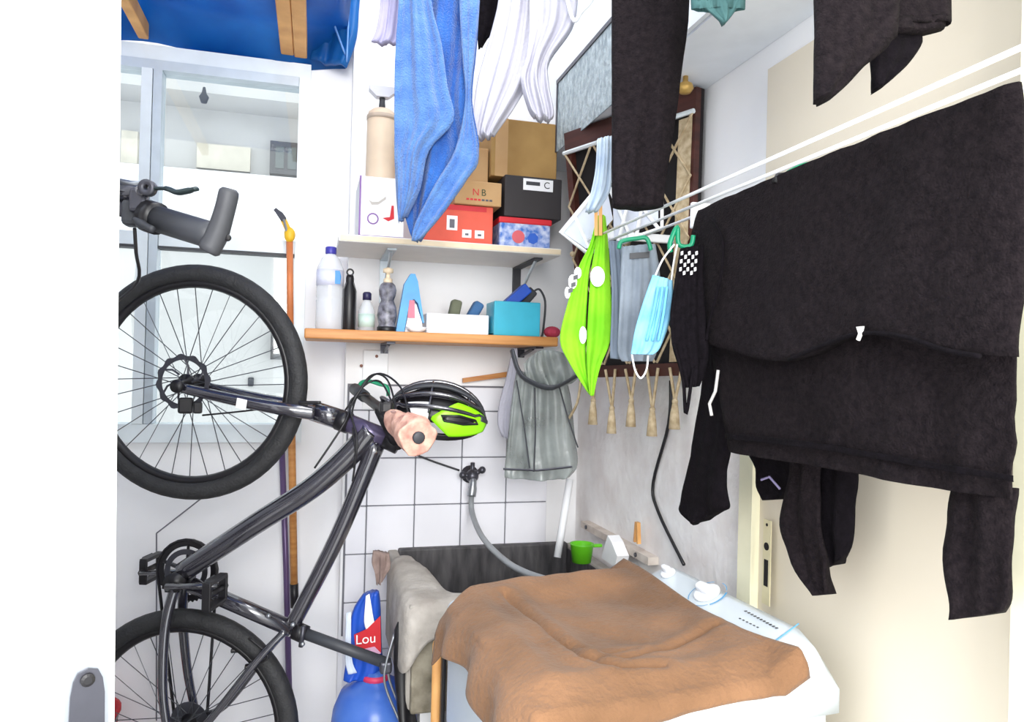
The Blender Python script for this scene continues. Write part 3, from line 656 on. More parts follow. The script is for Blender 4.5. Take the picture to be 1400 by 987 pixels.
# white wall plate and green clip, pine slat
a = oY(496, 478, YB); b = oY(529, 560, YB)
t = thing('wall_plate', ((a.x+b.x)/2, YB-.01, b.z), 'white plastic wall plate with rusty screws under the shelf', 'plate')
MB().rbox(((a.x+b.x)/2, YB-.006, (a.z+b.z)/2), (b.x-a.x, .011, a.z-b.z), .004).build('plate', WHITEP, t)
for (x, y) in ((515, 487), (494, 500), (505, 550)):
    q_ = oY(x, y, YB-.012); MB().ball(q_, .005, 8, 6).build('screw', mat('rust', (150, 110, 96), .8), t)
cl = [P(x, y, 2.12) for x, y in ((491, 535), (493, 524), (504, 521), (518, 525), (529, 529), (531, 541))]
tag(MB().tube(smoothpts(cl), .008, 8, flat=.7).build('plastic_hook', GREENP, smooth=True), 'green plastic hook on the wall above the handlebar', 'hook')
tag(MB().prism([oY(632, 523, YB-.012), oY(632, 517, YB-.012), oY(701, 507, YB-.012), oY(701, 514, YB-.012)], (0, -.012, 0)).build('wood_slat', WOODO), 'short orange wood slat along the tile top', 'slat')

# smoky plastic bag hanging from the shelf bracket
bt = thing('hanging_bag', P(735, 655, 2.05), 'smoky grey plastic bag of bags hanging under the lower shelf', 'bag')
cloth_mb(rowsP([[(706, 505), (735, 512), (770, 505)], [(700, 545), (735, 550), (780, 540)], [(694, 600), (735, 605), (786, 595)], [(690, 640), (740, 642), (790, 635)], [(690, 652), (740, 655), (778, 652)]], 2.08), V((.26, .97, 0)), .06, .010, 2.5, 24).build('body', BAGG, bt, True)
cloth_mb(rowsP([[(722, 490), (745, 478), (788, 488)], [(716, 500), (748, 495), (796, 500)], [(722, 520), (755, 520), (794, 512)], [(735, 528), (758, 530), (782, 524)]], 2.03), V((.26, .97, 0)), .05, .010, 3, 24, ph=1).build('gathered_top', BAGG, bt, True)
MB().tube(smoothpts([P(700, 478, 2.05), P(708, 505, 2.04), P(722, 520, 2.02), P(755, 530, 1.99), P(792, 512, 2.01)]), [.012]*8+[.010]*8+[.007]*5, 8, flat=.5).build('strap', DGREY, bt, True)
for pts in (((706, 520), (716, 580), (724, 640)), ((731, 530), (732, 590), (730, 645)), ((762, 520), (776, 570), (790, 612))):
    MB().tube([P(x, y, 2.035) for x, y in pts], .0022, 5).build('crease', DGREY, bt)
MB().tube([P(688, 641, 2.05), P(735, 643, 2.04), P(782, 638, 2.045)], .003, 5).build('hem', DSTEEL, bt)
tag(cloth_mb(rowsP([[(700, 476), (706, 476)], [(692, 515), (708, 512)], [(682, 550), (704, 555)], [(680, 580), (702, 590)], [(686, 597), (700, 602)]], 2.2), V((0, 1, 0)), .03, .006, 1.5, 12).build('plastic_bag', WCLOTH, smooth=True), 'white plastic bag behind the smoky grey bag', 'bag')

# =================================================================== washing machine
mx0_, mx1_, my0, my1 = .302, .795, .965, 1.48
PIV = V((.795, .965, 0)); MR = Matrix.Rotation(math.radians(4.5), 3, 'Z')
def piv(o):
    l = ORG[o.name]; o.location = PIV+MR @ (l-PIV); o.rotation_euler.z = math.radians(4.5)
zlid = ZC-.462; zp = ZC-.41
wmn = thing('washing_machine', ((mx0_+mx1_)/2, (my0+my1)/2, 0), 'white top loading washing machine with dials, under the tan cloth', 'washing machine')
MB().rbox(((mx0_+mx1_)/2, (my0+my1)/2, (zlid-.03)/2+.01), (mx1_-mx0_, my1-my0, zlid-.05), .035, 4).build('cabinet', ENAMEL, wmn, True)
MB().rbox(((mx0_+.66)/2, (my0+my1)/2, zlid-.025), (.66-mx0_, my1-my0+.004, .05), .02, 4).build('lid', ENAMEL, wmn, True)
# control panel: a rounded wedge
prof = [(.655, zlid-.06), (.655, zlid-.004), (.675, zlid+.006), (.76, zp-.004), (.782, zp-.006), (.797, zp-.03), (.797, zlid-.06)]
MBp = MB(); NS = 14; vs = []
for i in range(NS+1):
    t_ = i/NS; y = my0-.004+(my1-my0+.008)*t_; e = min(t_, 1-t_)*NS
    k_ = 1-.55*(1-min(1, e/2.2))**2
    for x, z in prof: vs.append(V((x, y, zlid-.06+(z-zlid+.06)*k_)))
n_ = len(prof); fs = [(i*n_+j, i*n_+(j+1) % n_, (i+1)*n_+(j+1) % n_, (i+1)*n_+j) for i in range(NS) for j in range(n_)]
fs += [tuple(range(n_)), tuple(range(NS*n_, NS*n_+n_))[::-1]]
pan = MBp.add(vs, fs).build('control_panel', ENAMEL, wmn, True)
A0 = V((.675, 0, zlid+.006)); A1 = V((.76, 0, zp-.004)); ax = (A1-A0).normalized(); pn = V((-ax.z, 0, ax.x))
def PN(px, py, off=0):       # pixel to a point on the panel slope
    r = MR.transposed() @ ray(px, py); c0 = PIV+MR.transposed() @ (CAM-PIV); t_ = (A0-c0).dot(pn)/r.dot(pn); return c0+r*t_+pn*off
for (px, py, L_) in ((967, 812, .036), (914, 785, .022)):
    q_ = PN(px, py, .001)
    MB().lathe([(L_*.72, 0), (L_*.72, .004), (L_*.62, .006)], q_, pn, 24).build('dial_base', WHITEP, pan, True)
    rot = Matrix((V((0, 1, 0)), pn.cross(V((0, 1, 0))), pn)).transposed()
    MB().rbox(q_+pn*.012, (L_*1.25, L_*.55, .016), .007, 3, rot).build('dial', WHITEP, pan, True)
q_ = PN(967, 812, .0012)
def arc(a0, a1, r, wd, nm, n2=14):
    vs = []; e2 = pn.cross(V((0, 1, 0)))
    for k_ in range(n2+1):
        a_ = math.radians(a0+(a1-a0)*k_/n2); d_ = V((0, 1, 0))*math.cos(a_)+e2*math.sin(a_)
        for rr in (r, r+wd): vs.append(q_+d_*rr)
    MB().add(vs, [(2*k_, 2*k_+1, 2*k_+3, 2*k_+2) for k_ in range(n2)]).build(nm, BLUEP, pan)
arc(-60, 60, .036, .0018, 'printed_arc'); arc(150, 215, .037, .004, 'printed_arc'); arc(100, 145, .037, .0015, 'printed_arc'); arc(225, 270, .037, .0015, 'printed_arc')
for k_ in range(11):
    for row, (xa, ya, xb, yb) in enumerate(((1020, 836, 1062, 859), (1012, 846, 1036, 858))):
        if row and k_ > 5: continue
        fx = k_/10 if not row else k_/5
        a_ = PN(xa+(xb-xa)*fx, ya+(yb-ya)*fx, .001)
        MB().box(a_-V((.0025-.001*row, .0016, .0004)), a_+V((.0025-.001*row, .0016, .0004))).build('printed_mark', DSTEEL, pan)
MB().tube([PN(1058, 878, .0005), PN(1092, 853, .0005)], .0012, 5).build('printed_line', BLUEP, pan)
# tan cloth over the lid
mb = MB(); NU, NV = 90, 96; vs = []
def lidpt(px, py):
    r = ray(px, py); q = CAM+r*((zlid+.02-ZC)/r.z); q = PIV+MR.transposed() @ (q-PIV); return V((q.x, q.y, 0))
CREASE = [[lidpt(*q) for q in L] for L in ([(690, 818), (735, 850), (775, 885), (800, 905), (850, 922), (905, 918)], [(800, 905), (850, 900), (920, 885), (980, 868)], [(770, 880), (820, 892), (870, 886)])]
def crease(x, y):
    h = 0; p = V((x, y, 0))
    for n_, L in enumerate(CREASE):
        best = 9
        for a_, b_ in zip(L, L[1:]):
            ab = b_-a_; t_ = max(0, min(1, (p-a_).dot(ab)/ab.length_squared)); best = min(best, (p-a_-ab*t_).length)
        k_ = (1, .7, .5, .5, .5)[n_]
        h += k_*(.0065*math.exp(-((best-.018)/.016)**2)-.009*math.exp(-(best/.010)**2))
    return h
x_f = mx0_-.014; y_n = my0+.012
for i in range(NU+1):
    for j in range(NV+1):
        u = i/NU; v = j/NV
        xe = .700-.010*math.sin(v*5)+.022*(1-v)**3
        L_ = .075+.02*math.sin(v*7)                 # length hanging over the front edge
        d_ = (L_+xe-x_f)*u-L_
        ymax = 1.495-.085*max(0, (.46-max(d_+x_f, x_f))/.19)**2
        L2 = .040+.012*math.sin(u*5+1)
        sy = (L2+ymax-my0+.006)*v-L2; y = my0-.006+max(0, sy)-.014*min(1, max(0, -sy)/.02)
        if d_ < 0:
            x = x_f-.012*min(1, -d_/.03)-.10*max(0, -d_)+.010*math.sin(v*22)*min(1, -d_/.04); z = zlid+.010-max(0, -d_-.012)-.012*min(1, -d_/.03)
        else: x = x_f+d_; z = zlid+.012
        if sy < 0: z -= max(0, -sy-.008)
        if v > .93: z -= (v-.93)/.07*.03
        cxn = (x-.50)/.15; cyn = (y-1.21)/.19
        rr = (abs(cxn)**5+abs(cyn)**5)**.2; dep = 1/(1+math.exp((rr-1)*9))
        if d_ > 0: z += .024*(1-dep)*min(1, d_/.05)*min(1, max(0, sy)/.05)+crease(x, y)*min(1, max(0, sy)/.03)
        rdg = math.sin((x*.8-y*.5)*38+2*noise.noise(V((x*5, y*5, 4))))
        nz = noise.noise(V((x*7, y*7, 0)))*.010+noise.noise(V((x*20, y*14, 3)))*.005+max(0, rdg-.75)*.006*dep
        if d_ > 0: z += nz*.8
        else: x += nz*.6
        if x > .655: z = max(z, zlid+.012+(x-.655)*.62-max(0, -sy-.004)*1.3)
        vs.append(V((x, y, z)))
fs = [(i*(NV+1)+j, i*(NV+1)+j+1, (i+1)*(NV+1)+j+1, (i+1)*(NV+1)+j) for i in range(NU) for j in range(NV)]
o = mb.add(vs, fs).build('dust_cloth', BROWNC, smooth=True); md = o.modifiers.new('solid', 'SOLIDIFY'); md.thickness = .004; md.offset = 1
tag(o, 'tan brown cloth spread over the washing machine lid', 'cloth')
piv(o); piv(wmn)

# stick and folded ladder between tub and washer
t0 = P(598, 880, 1.60)
tag(MB().tube([t0, V((t0.x, t0.y, .0))], .0105, 10).ball(t0, .0105, 10, 6).build('broom_handle', WOODP, smooth=True), 'plain wooden broom handle between the tub and washer', 'broom')
t = thing('folding_ladder', V((P(618, 960, 1.56).x, P(618, 960, 1.56).y, 0)), 'folded aluminium step ladder with black caps beside the washer', 'ladder')
for px, mt in ((607, BLACK), (615, STEEL), (624, BLACK), (631, STEEL)):
    q_ = P(px, 884, 1.565 if mt is STEEL else 1.57); MB().rbox((q_.x, q_.y, q_.z/2), (.009, .022, q_.z), .003).build('rail', mt, t)
q_ = P(620, 884, 1.565); MB().rbox(q_, (.044, .03, .016), .004).build('top_cap', BLACK, t)
for i in range(4):
    q2 = P(627, 925+i*45, 1.56); MB().rbox(q2, (.012, .02, .03), .002).build('hinge', DGREY, t)

# blue jug and detergent bag
jb_ = P(512, 985, 1.97); jc = V((jb_.x-.0, jb_.y, 0)); s = mpp(V((jc.x, jc.y, .3)))
zt = P(512, 926, 1.97).z
t = thing('water_jug', jc, 'big translucent blue water jug standing left of the tub', 'jug')
R_ = .115
MB().lathe([(R_*.95, 0), (R_, .02), (R_, zt-.12), (R_*.96, zt-.08), (R_*.80, zt-.035), (R_*.5, zt-.012), (.035, zt), (.03, zt+.02)], jc, seg=30).build('body', JUG, t, True)
MB().lathe([(.038, zt-.004), (.038, zt+.012)], jc, seg=20).build('neck_ring', mat('pink_red_ring', (216, 60, 100), .5), t, True)
q_ = P(498, 915, 1.98); bd = 1.97
bg_ = thing('detergent_bag', V((q_.x, q_.y, zt+.02)), 'blue plastic detergent bag with a red badge above the jug', 'bag')
cloth_mb(rowsP([[(496, 812), (518, 808)], [(482, 836), (520, 830)], [(478, 880), (521, 880)], [(472, 915), (522, 912)], [(470, 928), (508, 926)]], bd), V((.2, .98, 0)), .05, .006, 1.5, 18).build('pouch', BLUE, bg_, True)
cloth_mb(rowsP([[(500, 815), (505, 812)], [(498, 850), (511, 846)], [(503, 868), (516, 860)]], bd-.03), V((.2, .98, 0)), .004, .001, 1, 8).build('white_band', PAPER, bg_, True)
cloth_mb(rowsP([[(473, 838), (480, 836)], [(472, 900), (481, 898)], [(476, 922), (488, 920)]], bd-.026), V((.2, .98, 0)), .006, .001, 1, 8).build('clear_edge', mat('clear_film', (214, 224, 240), .2), bg_, True)
MB().prism([P(x, y, bd-.036) for x, y in ((484, 868), (502, 860), (520, 842), (521, 892), (508, 896), (486, 886))], V((.2, .98, 0))*.004).build('badge', RED, bg_)
text('Lou', .036, P(500, 874, bd-.0375), CR+CU*.12, CU, PAPER, bg_)
MB().prism([P(x, y, bd-.037) for x, y in ((494, 888), (512, 884), (521, 893), (508, 899))], V((.2, .98, 0))*.003).build('badge_tail', mat('lilac_print', (226, 176, 206), .6), bg_)

# =================================================================== bicycle standing on its rear wheel
bu = V((math.cos(math.radians(19)), -math.sin(math.radians(19)), 0)); bn = V((-bu.y, bu.x, 0))
BC = P(263, 522, 1.88)
def B(px, py, off=0): r = ray(px, py); t_ = (BC-CAM).dot(bn)/r.dot(bn); return CAM+r*t_+bn*off
hubR = B(250, 994); WR = 161*depth(BC)/F
bike = thing('bicycle', V((hubR.x, hubR.y, 0)), 'black bicycle stood upright on its rear wheel in front of window', 'bicycle')
def wheel(c, parent, disc, cog):
    tr = .024; Rm = WR-tr
    w_ = MB().lathe([(Rm+tr*math.cos(a)*1.0, tr*math.sin(a)) for a in [2*math.pi*k/12 for k in range(12)]], c, bn, 64, True).build('wheel', RUBBER, parent, True)
    rr = Rm-tr*.75
    MB().lathe([(rr, -.013), (rr, .013), (rr-.014, .010), (rr-.019, 0), (rr-.014, -.010)], c, bn, 64, True).build('rim', BLACK, w_, True)
    MB().lathe([(.008, -.055), (.008, -.04), (.021, -.034), (.021, -.030), (.013, -.026), (.013, .026), (.021, .030), (.021, .034), (.008, .04), (.008, .06)], c, bn, 18).build('hub', BLACK, w_, True)
    for k in range(32):
        a = 2*math.pi*k/32; sd = -1 if k % 2 else 1; da = (.55 if (k//2) % 2 else -.55)
        d1 = bu*math.cos(a)+V((0, 0, 1))*math.sin(a); d0 = bu*math.cos(a+da*1.0)+V((0, 0, 1))*math.sin(a+da*1.0)
        MB().tube([c+d0*.02+bn*sd*.031, c+d1*(rr-.015)], .0012, 4, caps=False).build('spoke', SPOKE, w_)
    if disc:
        dc = c-bn*.045; vs = []
        n = 60; vs = []
        for k in range(n):
            a = 2*math.pi*k/n; d = bu*math.cos(a)+V((0, 0, 1))*math.sin(a); ro = .069+.003*math.sin(a*12)
            for r_, h in ((ro, -.001), (.056, -.001), (.056, .001), (ro, .001)): vs.append(dc+d*r_+bn*h)
        fs = [(k*4+q, k*4+(q+1) % 4, ((k+1) % n)*4+(q+1) % 4, ((k+1) % n)*4+q) for k in range(n) for q in range(4)]
        rot_ = MB().add(vs, fs)
        for k in range(6):
            a = 2*math.pi*k/6; d0 = bu*math.cos(a)+V((0, 0, 1))*math.sin(a); d1 = bu*math.cos(a+.5)+V((0, 0, 1))*math.sin(a+.5)
            rot_.tube([dc+d0*.022, dc+(d0+d1)*.022, dc+d1*.058], .0028, 5)
        for k in range(24):
            a = 2*math.pi*k/24; d = bu*math.cos(a)+V((0, 0, 1))*math.sin(a); rot_.lathe([(.003, -.0016), (.003, .0016)], dc+d*.0625, bn, 6)
        rot_.build('disc_rotor', DSTEEL, w_)
    if cog:
        MB().lathe([(.05, .03), (.05, .033), (.042, .035), (.042, .038), (.034, .040), (.034, .043), (.02, .045), (.02, .05)], c, bn, 28).build('cassette', DSTEEL, w_)
    return w_
wheel(BC, bike, True, False); wheel(hubR, bike, False, True)
def tb(name, pts, r, mt=BLKM, off=0, seg=14, flat=1.0):
    p = smoothpts([B(x, y, off) if len(q) == 2 else B(x, y, q[2]) for q in pts for x, y in [q[:2]]], 6) if len(pts) > 2 else [B(*pts[0][:2], off if len(pts[0]) == 2 else pts[0][2]), B(*pts[1][:2], off if len(pts[1]) == 2 else pts[1][2])]
    rs = r if not isinstance(r, tuple) else [r[0]+(r[1]-r[0])*i/(len(p)-1) for i in range(len(p))]
    return MB().tube(p, rs, seg, flat=flat).build(name, mt, bike, True)
tb('down_tube', [(508, 588), (478, 622), (425, 668), (350, 716), (250, 782)], (.031, .026))
tb('top_tube', [(516, 604), (462, 733), (398, 858)], (.023, .019))
tb('seat_tube', [(262, 800), (400, 860)], .0205)
tb('seat_post', [(400, 860), (532, 908)], .0145, DGREY)
tb('seat_clamp', [(403, 861), (418, 868)], .023, BLACK)
for off in (-.03, .03):
    tb('seat_stay', [(393, 860, off*.4), (360, 895, off*1.3), (292, 980, off*2.2), (252, 996, off*2.2)], .0095)
    tb('chain_stay', [(246, 800, off*.8), (238, 850, off*1.4), (240, 930, off*2.0), (250, 992, off*2.2)], (.014, .010))
tb('head_tube', [(476, 578), (530, 600)], .024, mat('violet_grey_paint', (92, 84, 112), .25, .4))
tb('headset_cup', [(528, 599), (546, 607)], .027, BLACK); tb('headset_cup', [(462, 573), (478, 579)], .027, BLACK)
tb('fork_crown', [(428, 561), (466, 574)], .026)
for off in (-.062, .062):
    tb('fork_blade', [(436, 563, off*.6), (400, 557, off), (340, 546, off), (268, 530, off)], (.019, .013))
q0, q1 = B(348, 538, -.083), B(358, 552, -.083)
MB().prism([B(344, 542, -.082), B(357, 545, -.082), B(355, 558, -.082), B(342, 555, -.082)], -bn*.002).build('fork_sticker', PAPER, bike)
MB().rbox(B(268, 553, -.052), (.035, .022, .04), .006).build('brake_caliper', BLACK, bike); MB().rbox(B(285, 556, -.055), (.02, .02, .028), .004).build('brake_caliper_arm', BLACK, bike)
MB().lathe([(.012, 0), (.012, .012), (.016, .014), (.016, .022)], B(264, 527, -.062), -bn, 14).build('axle_nut', BLACK, bike, True)
tb('quick_release', [(430, 552, -.05), (420, 549, -.055), (448, 549, -.055)], .004, BLACK)
MB().tube([B(290, 566, -.05), B(330, 562, -.06), B(385, 556, -.06), B(430, 560, -.05)], .0025, 6).build('brake_cable', BLACK, bike, True)
# crank set
bb = B(246, 792)
MB().lathe([(.024, -.038), (.024, .038)], bb, bn, 18).build('bottom_bracket', BLACK, bike, True)
cc = B(243, 787)+bn*.048; vs = []; n = 88
for k in range(n):
    a = 2*math.pi*k/n; d = bu*math.cos(a)+V((0, 0, 1))*math.sin(a); ro = .084 if k % 2 else .079
    for r_, h in ((ro, -.0015), (.064, -.0015), (.064, .0015), (ro, .0015)): vs.append(cc+d*r_+bn*h)
fs = [(k*4+q, k*4+(q+1) % 4, ((k+1) % n)*4+(q+1) % 4, ((k+1) % n)*4+q) for k in range(n) for q in range(4)]
cr_ = MB().add(vs, fs)
for k in range(5):
    a = 2*math.pi*k/5+.3; d = bu*math.cos(a)+V((0, 0, 1))*math.sin(a); cr_.tube([cc, cc+d*.068], [.012, .007], 8, flat=.5)
cr_.build('chainring', BLACK, bike)
MB().lathe([(.058, -.008), (.058, -.005), (.044, -.005), (.044, -.008)], cc, bn, 40, True).build('inner_chainring', DSTEEL, bike)
def crank(d, off, nm):
    d = V(d).normalized(); a = bb+bn*off; e = a+d*.15
    MB().tube([a, e], [.015, .010], 10, flat=.6).build('crank_arm', BLKM, bike, True)
    pc = e+bn*(.055 if off > 0 else -.055)
    pd = MB().tube([e, pc+bn*(.03 if off > 0 else -.03)], .008, 8).build('pedal', BLACK, bike, True)
    zz = V((0, 0, 1)); 
    for q in (-1, 1):
        MB().rbox(pc+zz*q*.03, (.022, .09, .010), .003, 2, Matrix((bu, bn, zz)).transposed()).build('cage', BLACK, pd)
        MB().rbox(pc+bn*q*.042, (.022, .008, .062), .003, 2, Matrix((bu, bn, zz)).transposed()).build('cage_side', BLACK, pd)
        MB().rbox(pc+zz*q*.03-bu*.014, (.004, .05, .010), .002, 1, Matrix((bu, bn, zz)).transposed()).build('reflector', GREY, pd)
crank(bu*.92+V((0, 0, .06)), -.062, 'near'); crank(-bu+V((0, 0, -.08)), .075, 'far')
ch = []
for sgn in (1, -1):
    pass
top = [cc+(bu*math.cos(a)+V((0, 0, 1))*math.sin(a))*.081 for a in [math.radians(x) for x in range(-10, 191, 15)]]
hc = hubR+bn*.04
bot = [hc+(bu*math.cos(a)+V((0, 0, 1))*math.sin(a))*.043 for a in [math.radians(x) for x in range(190, 351, 20)]]
MB().tube(top+bot, .0042, 5, closed=True).build('chain', BLACK, bike)
MB().rbox(B(330, 878, 0)-V((0, 0, .02)), (.05, .012, .01), .003).build('cable_guide', BLACK, bike)
for (x, y) in ((372, 838), (418, 876), (405, 850)): MB().ball(B(x, y, -.022), .006, 8, 6).build('bolt', STEEL, bike, True)
MB().tube([B(419, 852, -.02), B(415, 880, -.02)], .006, 8).build('seat_clamp_lever', DSTEEL, bike, True)
MB().tube(smoothpts([B(345, 868, -.02), B(372, 892, -.025), B(350, 905, -.025)]), .003, 6).build('rear_brake_cable', BLACK, bike, True)
MB().rbox(B(350, 905, -.03), (.03, .02, .012), .003, 2).build('rear_brake_arm', BLACK, bike)
# saddle: nose up, seat surface to the right
s0_, s1_ = B(546, 850), B(560, 1010); axs = (s1_-s0_); Ls = axs.length; axs.normalize(); upv = bu-axs*bu.dot(axs); upv.normalize()
vs = []; NSg = 16
for i in range(NSg+1):
    t_ = i/NSg; c_ = s0_+axs*Ls*t_; wd = .016+.052*max(0, (t_-.35)/.65)**1.4 if t_ > .35 else .010+.008*min(1, t_/.12); hh = .018+.006*math.sin(t_*3.1)
    if i == 0: wd *= .4; hh *= .4
    sag = -.008*math.sin(math.pi*t_)
    for k in range(12):
        a = 2*math.pi*k/12; vs.append(c_+bn*wd*math.cos(a)+upv*(sag+hh*math.sin(a)*(1 if math.sin(a) > 0 else .7)))
fs = [(i*12+k, i*12+(k+1) % 12, (i+1)*12+(k+1) % 12, (i+1)*12+k) for i in range(NSg) for k in range(12)]+[tuple(range(12)), tuple(NSg*12+k for k in range(12))]
MB().add(vs, fs).build('saddle', BLACK, bike, True)
for o_ in (-.02, .02): MB().tube(smoothpts([s0_+axs*.03-upv*.015+bn*o_*.2, B(530, 905, o_), B(530, 935, o_), s0_+axs*Ls*.85-upv*.012+bn*o_]), .0035, 6).build('saddle_rail', STEEL, bike, True)
MB().rbox(B(527, 910), (.03, .04, .03), .006).build('saddle_clamp', DSTEEL, bike)
# stem, bar, wrapped grip, levers
st0 = B(545, 607); barc = P(533, 572, depth(st0)-.02)
gn, gf = P(572, 598, 1.48), P(530, 566, 1.70)
bd_ = (gf-gn).normalized(); far = gn+bd_*.60
MB().tube([st0, (gn+bd_*.30)], [.020, .018], 12).build('stem', BLACK, bike, True)
MB().tube([gn, far], .0125, 12).build('handlebar', BLACK, bike, True)
MB().tube([far-bd_*.12, far], .016, 12).build('grip', DGREY, bike, True)
gp = [gn+bd_*.0, gn+bd_*.005, gn+bd_*.04, gn+bd_*.09, gn+bd_*.14, gn+bd_*.20]
gw = MB().tube(smoothpts(gp, 4), [.030, .033, .035, .038, .038, .037, .036, .036, .035, .034, .033, .032, .031, .030, .029, .028, .027, .026, .025, .023, .018], 18)
gw.v = [p+V((.010*noise.noise(p*38), .006*noise.noise(p*45+V((5, 0, 0))), .012*noise.noise(p*34+V((9, 9, 0))))) for p in gw.v]
gw.build('wrapped_grip', PINK, bike, True)
MB().lathe([(.012, 0), (.013, .003), (.010, .005)], gn-bd_*.001, -bd_, 14).build('bar_end', DGREY, bike, True)
for k, a in enumerate((.5, 1.6, 2.9)):
    q_ = gn+bd_*(.05+.04*k)+V((.02*math.cos(a), -.02, .028)); MB().ball(q_, (.006, .004, .003), 8, 5).build('wrap_mark', mat('grey_pink_mark', (150, 120, 116), .9), bike)
MB().rbox(gn+bd_*.22+V((-.01, 0, .02)), (.03, .04, .03), .007).build('brake_lever_clamp', BLACK, bike)
MB().tube(smoothpts([gn+bd_*.22+V((-.015, 0, .03)), gn+bd_*.18+V((-.03, 0, .05)), gn+bd_*.10+V((-.035, 0, .055))]), .005, 8, flat=.6).build('brake_lever', DSTEEL, bike, True)
for pts in ([(560, 578, 1.72), (548, 530, 1.78), (515, 511, 1.85), (485, 545, 1.85), (470, 580, 1.82), (430, 640, 1.8)],
            [(545, 575, 1.74), (530, 520, 1.83), (505, 515, 1.88), (482, 560, 1.85), (486, 620, 1.8), (482, 658, 1.8)],
            [(540, 560, 1.8), (520, 522, 1.9), (495, 530, 1.9), (460, 575, 1.85), (440, 568, 1.85)],
            [(530, 562, 1.82), (500, 540, 1.86), (478, 552, 1.84), (488, 600, 1.79), (484, 640, 1.79)]):
    MB().tube(smoothpts([P(*q) for q in pts], 7), .0026, 6).build('cable', BLACK, bike, True)
tb('spacer', [(438, 566), (462, 574)], .018, STEEL)

# second bicycle: hangs on the left wall behind the open door; only its handlebar reaches into view
LB = V((-.62, 1.68, .24))
b2 = thing('bicycle', LB, 'second bicycle behind the white door, only a handlebar with bar end showing', 'bicycle')
rotm = Matrix.Rotation(math.radians(-90)-math.atan2(bu.y, bu.x), 4, 'Z')
SKIP = ('grip', 'handlebar', 'wrapped_grip', 'bar_end', 'wrap_mark', 'brake_lever', 'cable', 'stem', 'brake_lever_clamp', 'crank_arm', 'pedal', 'quick_release')
for chd in list(bike.children):
    nm = chd.name.split('.')[0]
    if nm in SKIP or nm.startswith('brake_lever'): continue
    c2_ = chd.copy(); COL.objects.link(c2_); c2_.parent = b2; c2_.matrix_local = rotm.copy()
    for g2 in chd.children:
        if g2.name.startswith('spoke'): continue
        d2 = g2.copy(); COL.objects.link(d2); d2.parent = c2_
e0 = P(296, 324, .985); e1 = P(188, 291, 1.03); hv = (e1-e0).normalized(); hc2 = e0+hv*.60
MB().tube([e0, hc2], .0125, 12).build('handlebar', DSTEEL, b2, True)
MB().tube([e0+hv*.0, e0+hv*.02, e0+hv*.115], [.0175, .0185, .0185], 16).build('grip', DGREY, b2, True)
MB().tube([e0+hv*.105, e0+hv*.125], .0225, 16).build('grip_collar', BLACK, b2, True)
tp, bt_ = P(314, 258, .97), P(284, 345, .975)
MB().tube(smoothpts([tp, P(308, 285, .972), P(297, 320, .975), bt_], 5), [.009, .0125, .0132, .0132, .0132, .0132, .0134, .0136, .0140, .0145, .0148, .0146, .0144, .0146, .0148, .011], 14).build('bar_end', GREY, b2, True)
MB().ball(P(311, 325, .975), .005, 8, 6).build('bolt', BLACK, b2)
MB().tube(smoothpts([P(209, 258, 1.0), P(228, 258, .99), P(242, 263, .98), P(256, 261, .975), P(269, 258, .97)], 5), [.004]*5+[.006]*6+[.0065]*6+[.005]*4, 10, flat=.6).build('brake_lever', mat('dark_green_grey', (50, 62, 64), .4, .4), b2, True)
MB().tube([P(160, 262, 1.03), P(192, 264, 1.02), P(202, 256, 1.01)], [.013, .012, .009], 12).build('brake_lever_body', BLKM, b2, True)
MB().lathe([(.004, -.006), (.011, -.006), (.011, .006), (.004, .006)], P(202, 257, 1.0), FW, 18, True).build('lever_pivot', DSTEEL, b2, True)
MB().tube([P(160, 247, 1.03), P(180, 251, 1.02), P(200, 252, 1.01)], .004, 8).build('reservoir_line', STEEL, b2, True)
MB().rbox(P(190, 275, 1.02), (.022, .025, .034), .005).build('lever_clamp', DSTEEL, b2)
MB().rbox(P(180, 292, 1.03), (.022, .03, .036), .006).build('shifter_clamp', DGREY, b2)
MB().tube(smoothpts([P(186, 300, 1.01), P(196, 307, 1.0), P(209, 314, .99)]), [.006]*6+[.005]*5, 8).build('shift_lever', DGREY, b2, True)
MB().tube(smoothpts([P(184, 312, 1.03), P(186, 345, 1.05), P(188, 385, 1.1), P(150, 420, 1.2)]), .0025, 6).build('cable', BLACK, b2, True)
MB().tube([hc2-hv*.28, V((-.62, 1.22, e1.z+.06)), V((-.62, 1.32, e1.z-.04))], .018, 10).build('stem', BLACK, b2, True)
hk = V((XL, 1.70, 1.62))
tag(MB().tube(smoothpts([V((XL, 1.68, 1.78)), V((XL+.3, 1.68, 1.78)), V((-.61, 1.68, 1.775)), V((-.585, 1.68, 1.79))]), .008, 8).build('bicycle_hook', DSTEEL), 'steel hook on the left wall behind the door', 'hook')

# long pruning pole and purple pole
ptop, pmid, pbot = P(398, 325, 2.22), P(400, 600, 2.20), P(404, 815, 2.18)
pp = thing('pole_pruner', pbot, 'orange and wood pole with yellow joint and saw tip by the window', 'pole')
MB().tube([P(396, 325, 2.24), P(397, 470, 2.24)], .0105, 10).build('upper_pole', ORANGE, pp, True)
MB().tube([P(397, 470, 2.24), P(402, 800, 2.24)], .0115, 10).build('lower_pole', WOODO, pp, True)
MB().tube([P(402, 798, 2.24), P(403, 830, 2.24)], .013, 10).build('end_cap', BLACK, pp, True)
MB().ball(P(396, 321, 2.235), (.017, .014, .024), 12, 8).build('joint', YELLOW, pp, True)
MB().prism([P(x, y, 2.23) for x, y in ((391, 318), (382, 298), (388, 294), (397, 312))], FW*.012).build('blade_arm', YELLOW, pp)
MB().prism([P(x, y, 2.225) for x, y in ((384, 302), (374, 287), (377, 284), (386, 290), (391, 298), (389, 302))], FW*.008).build('blade', DSTEEL, pp)
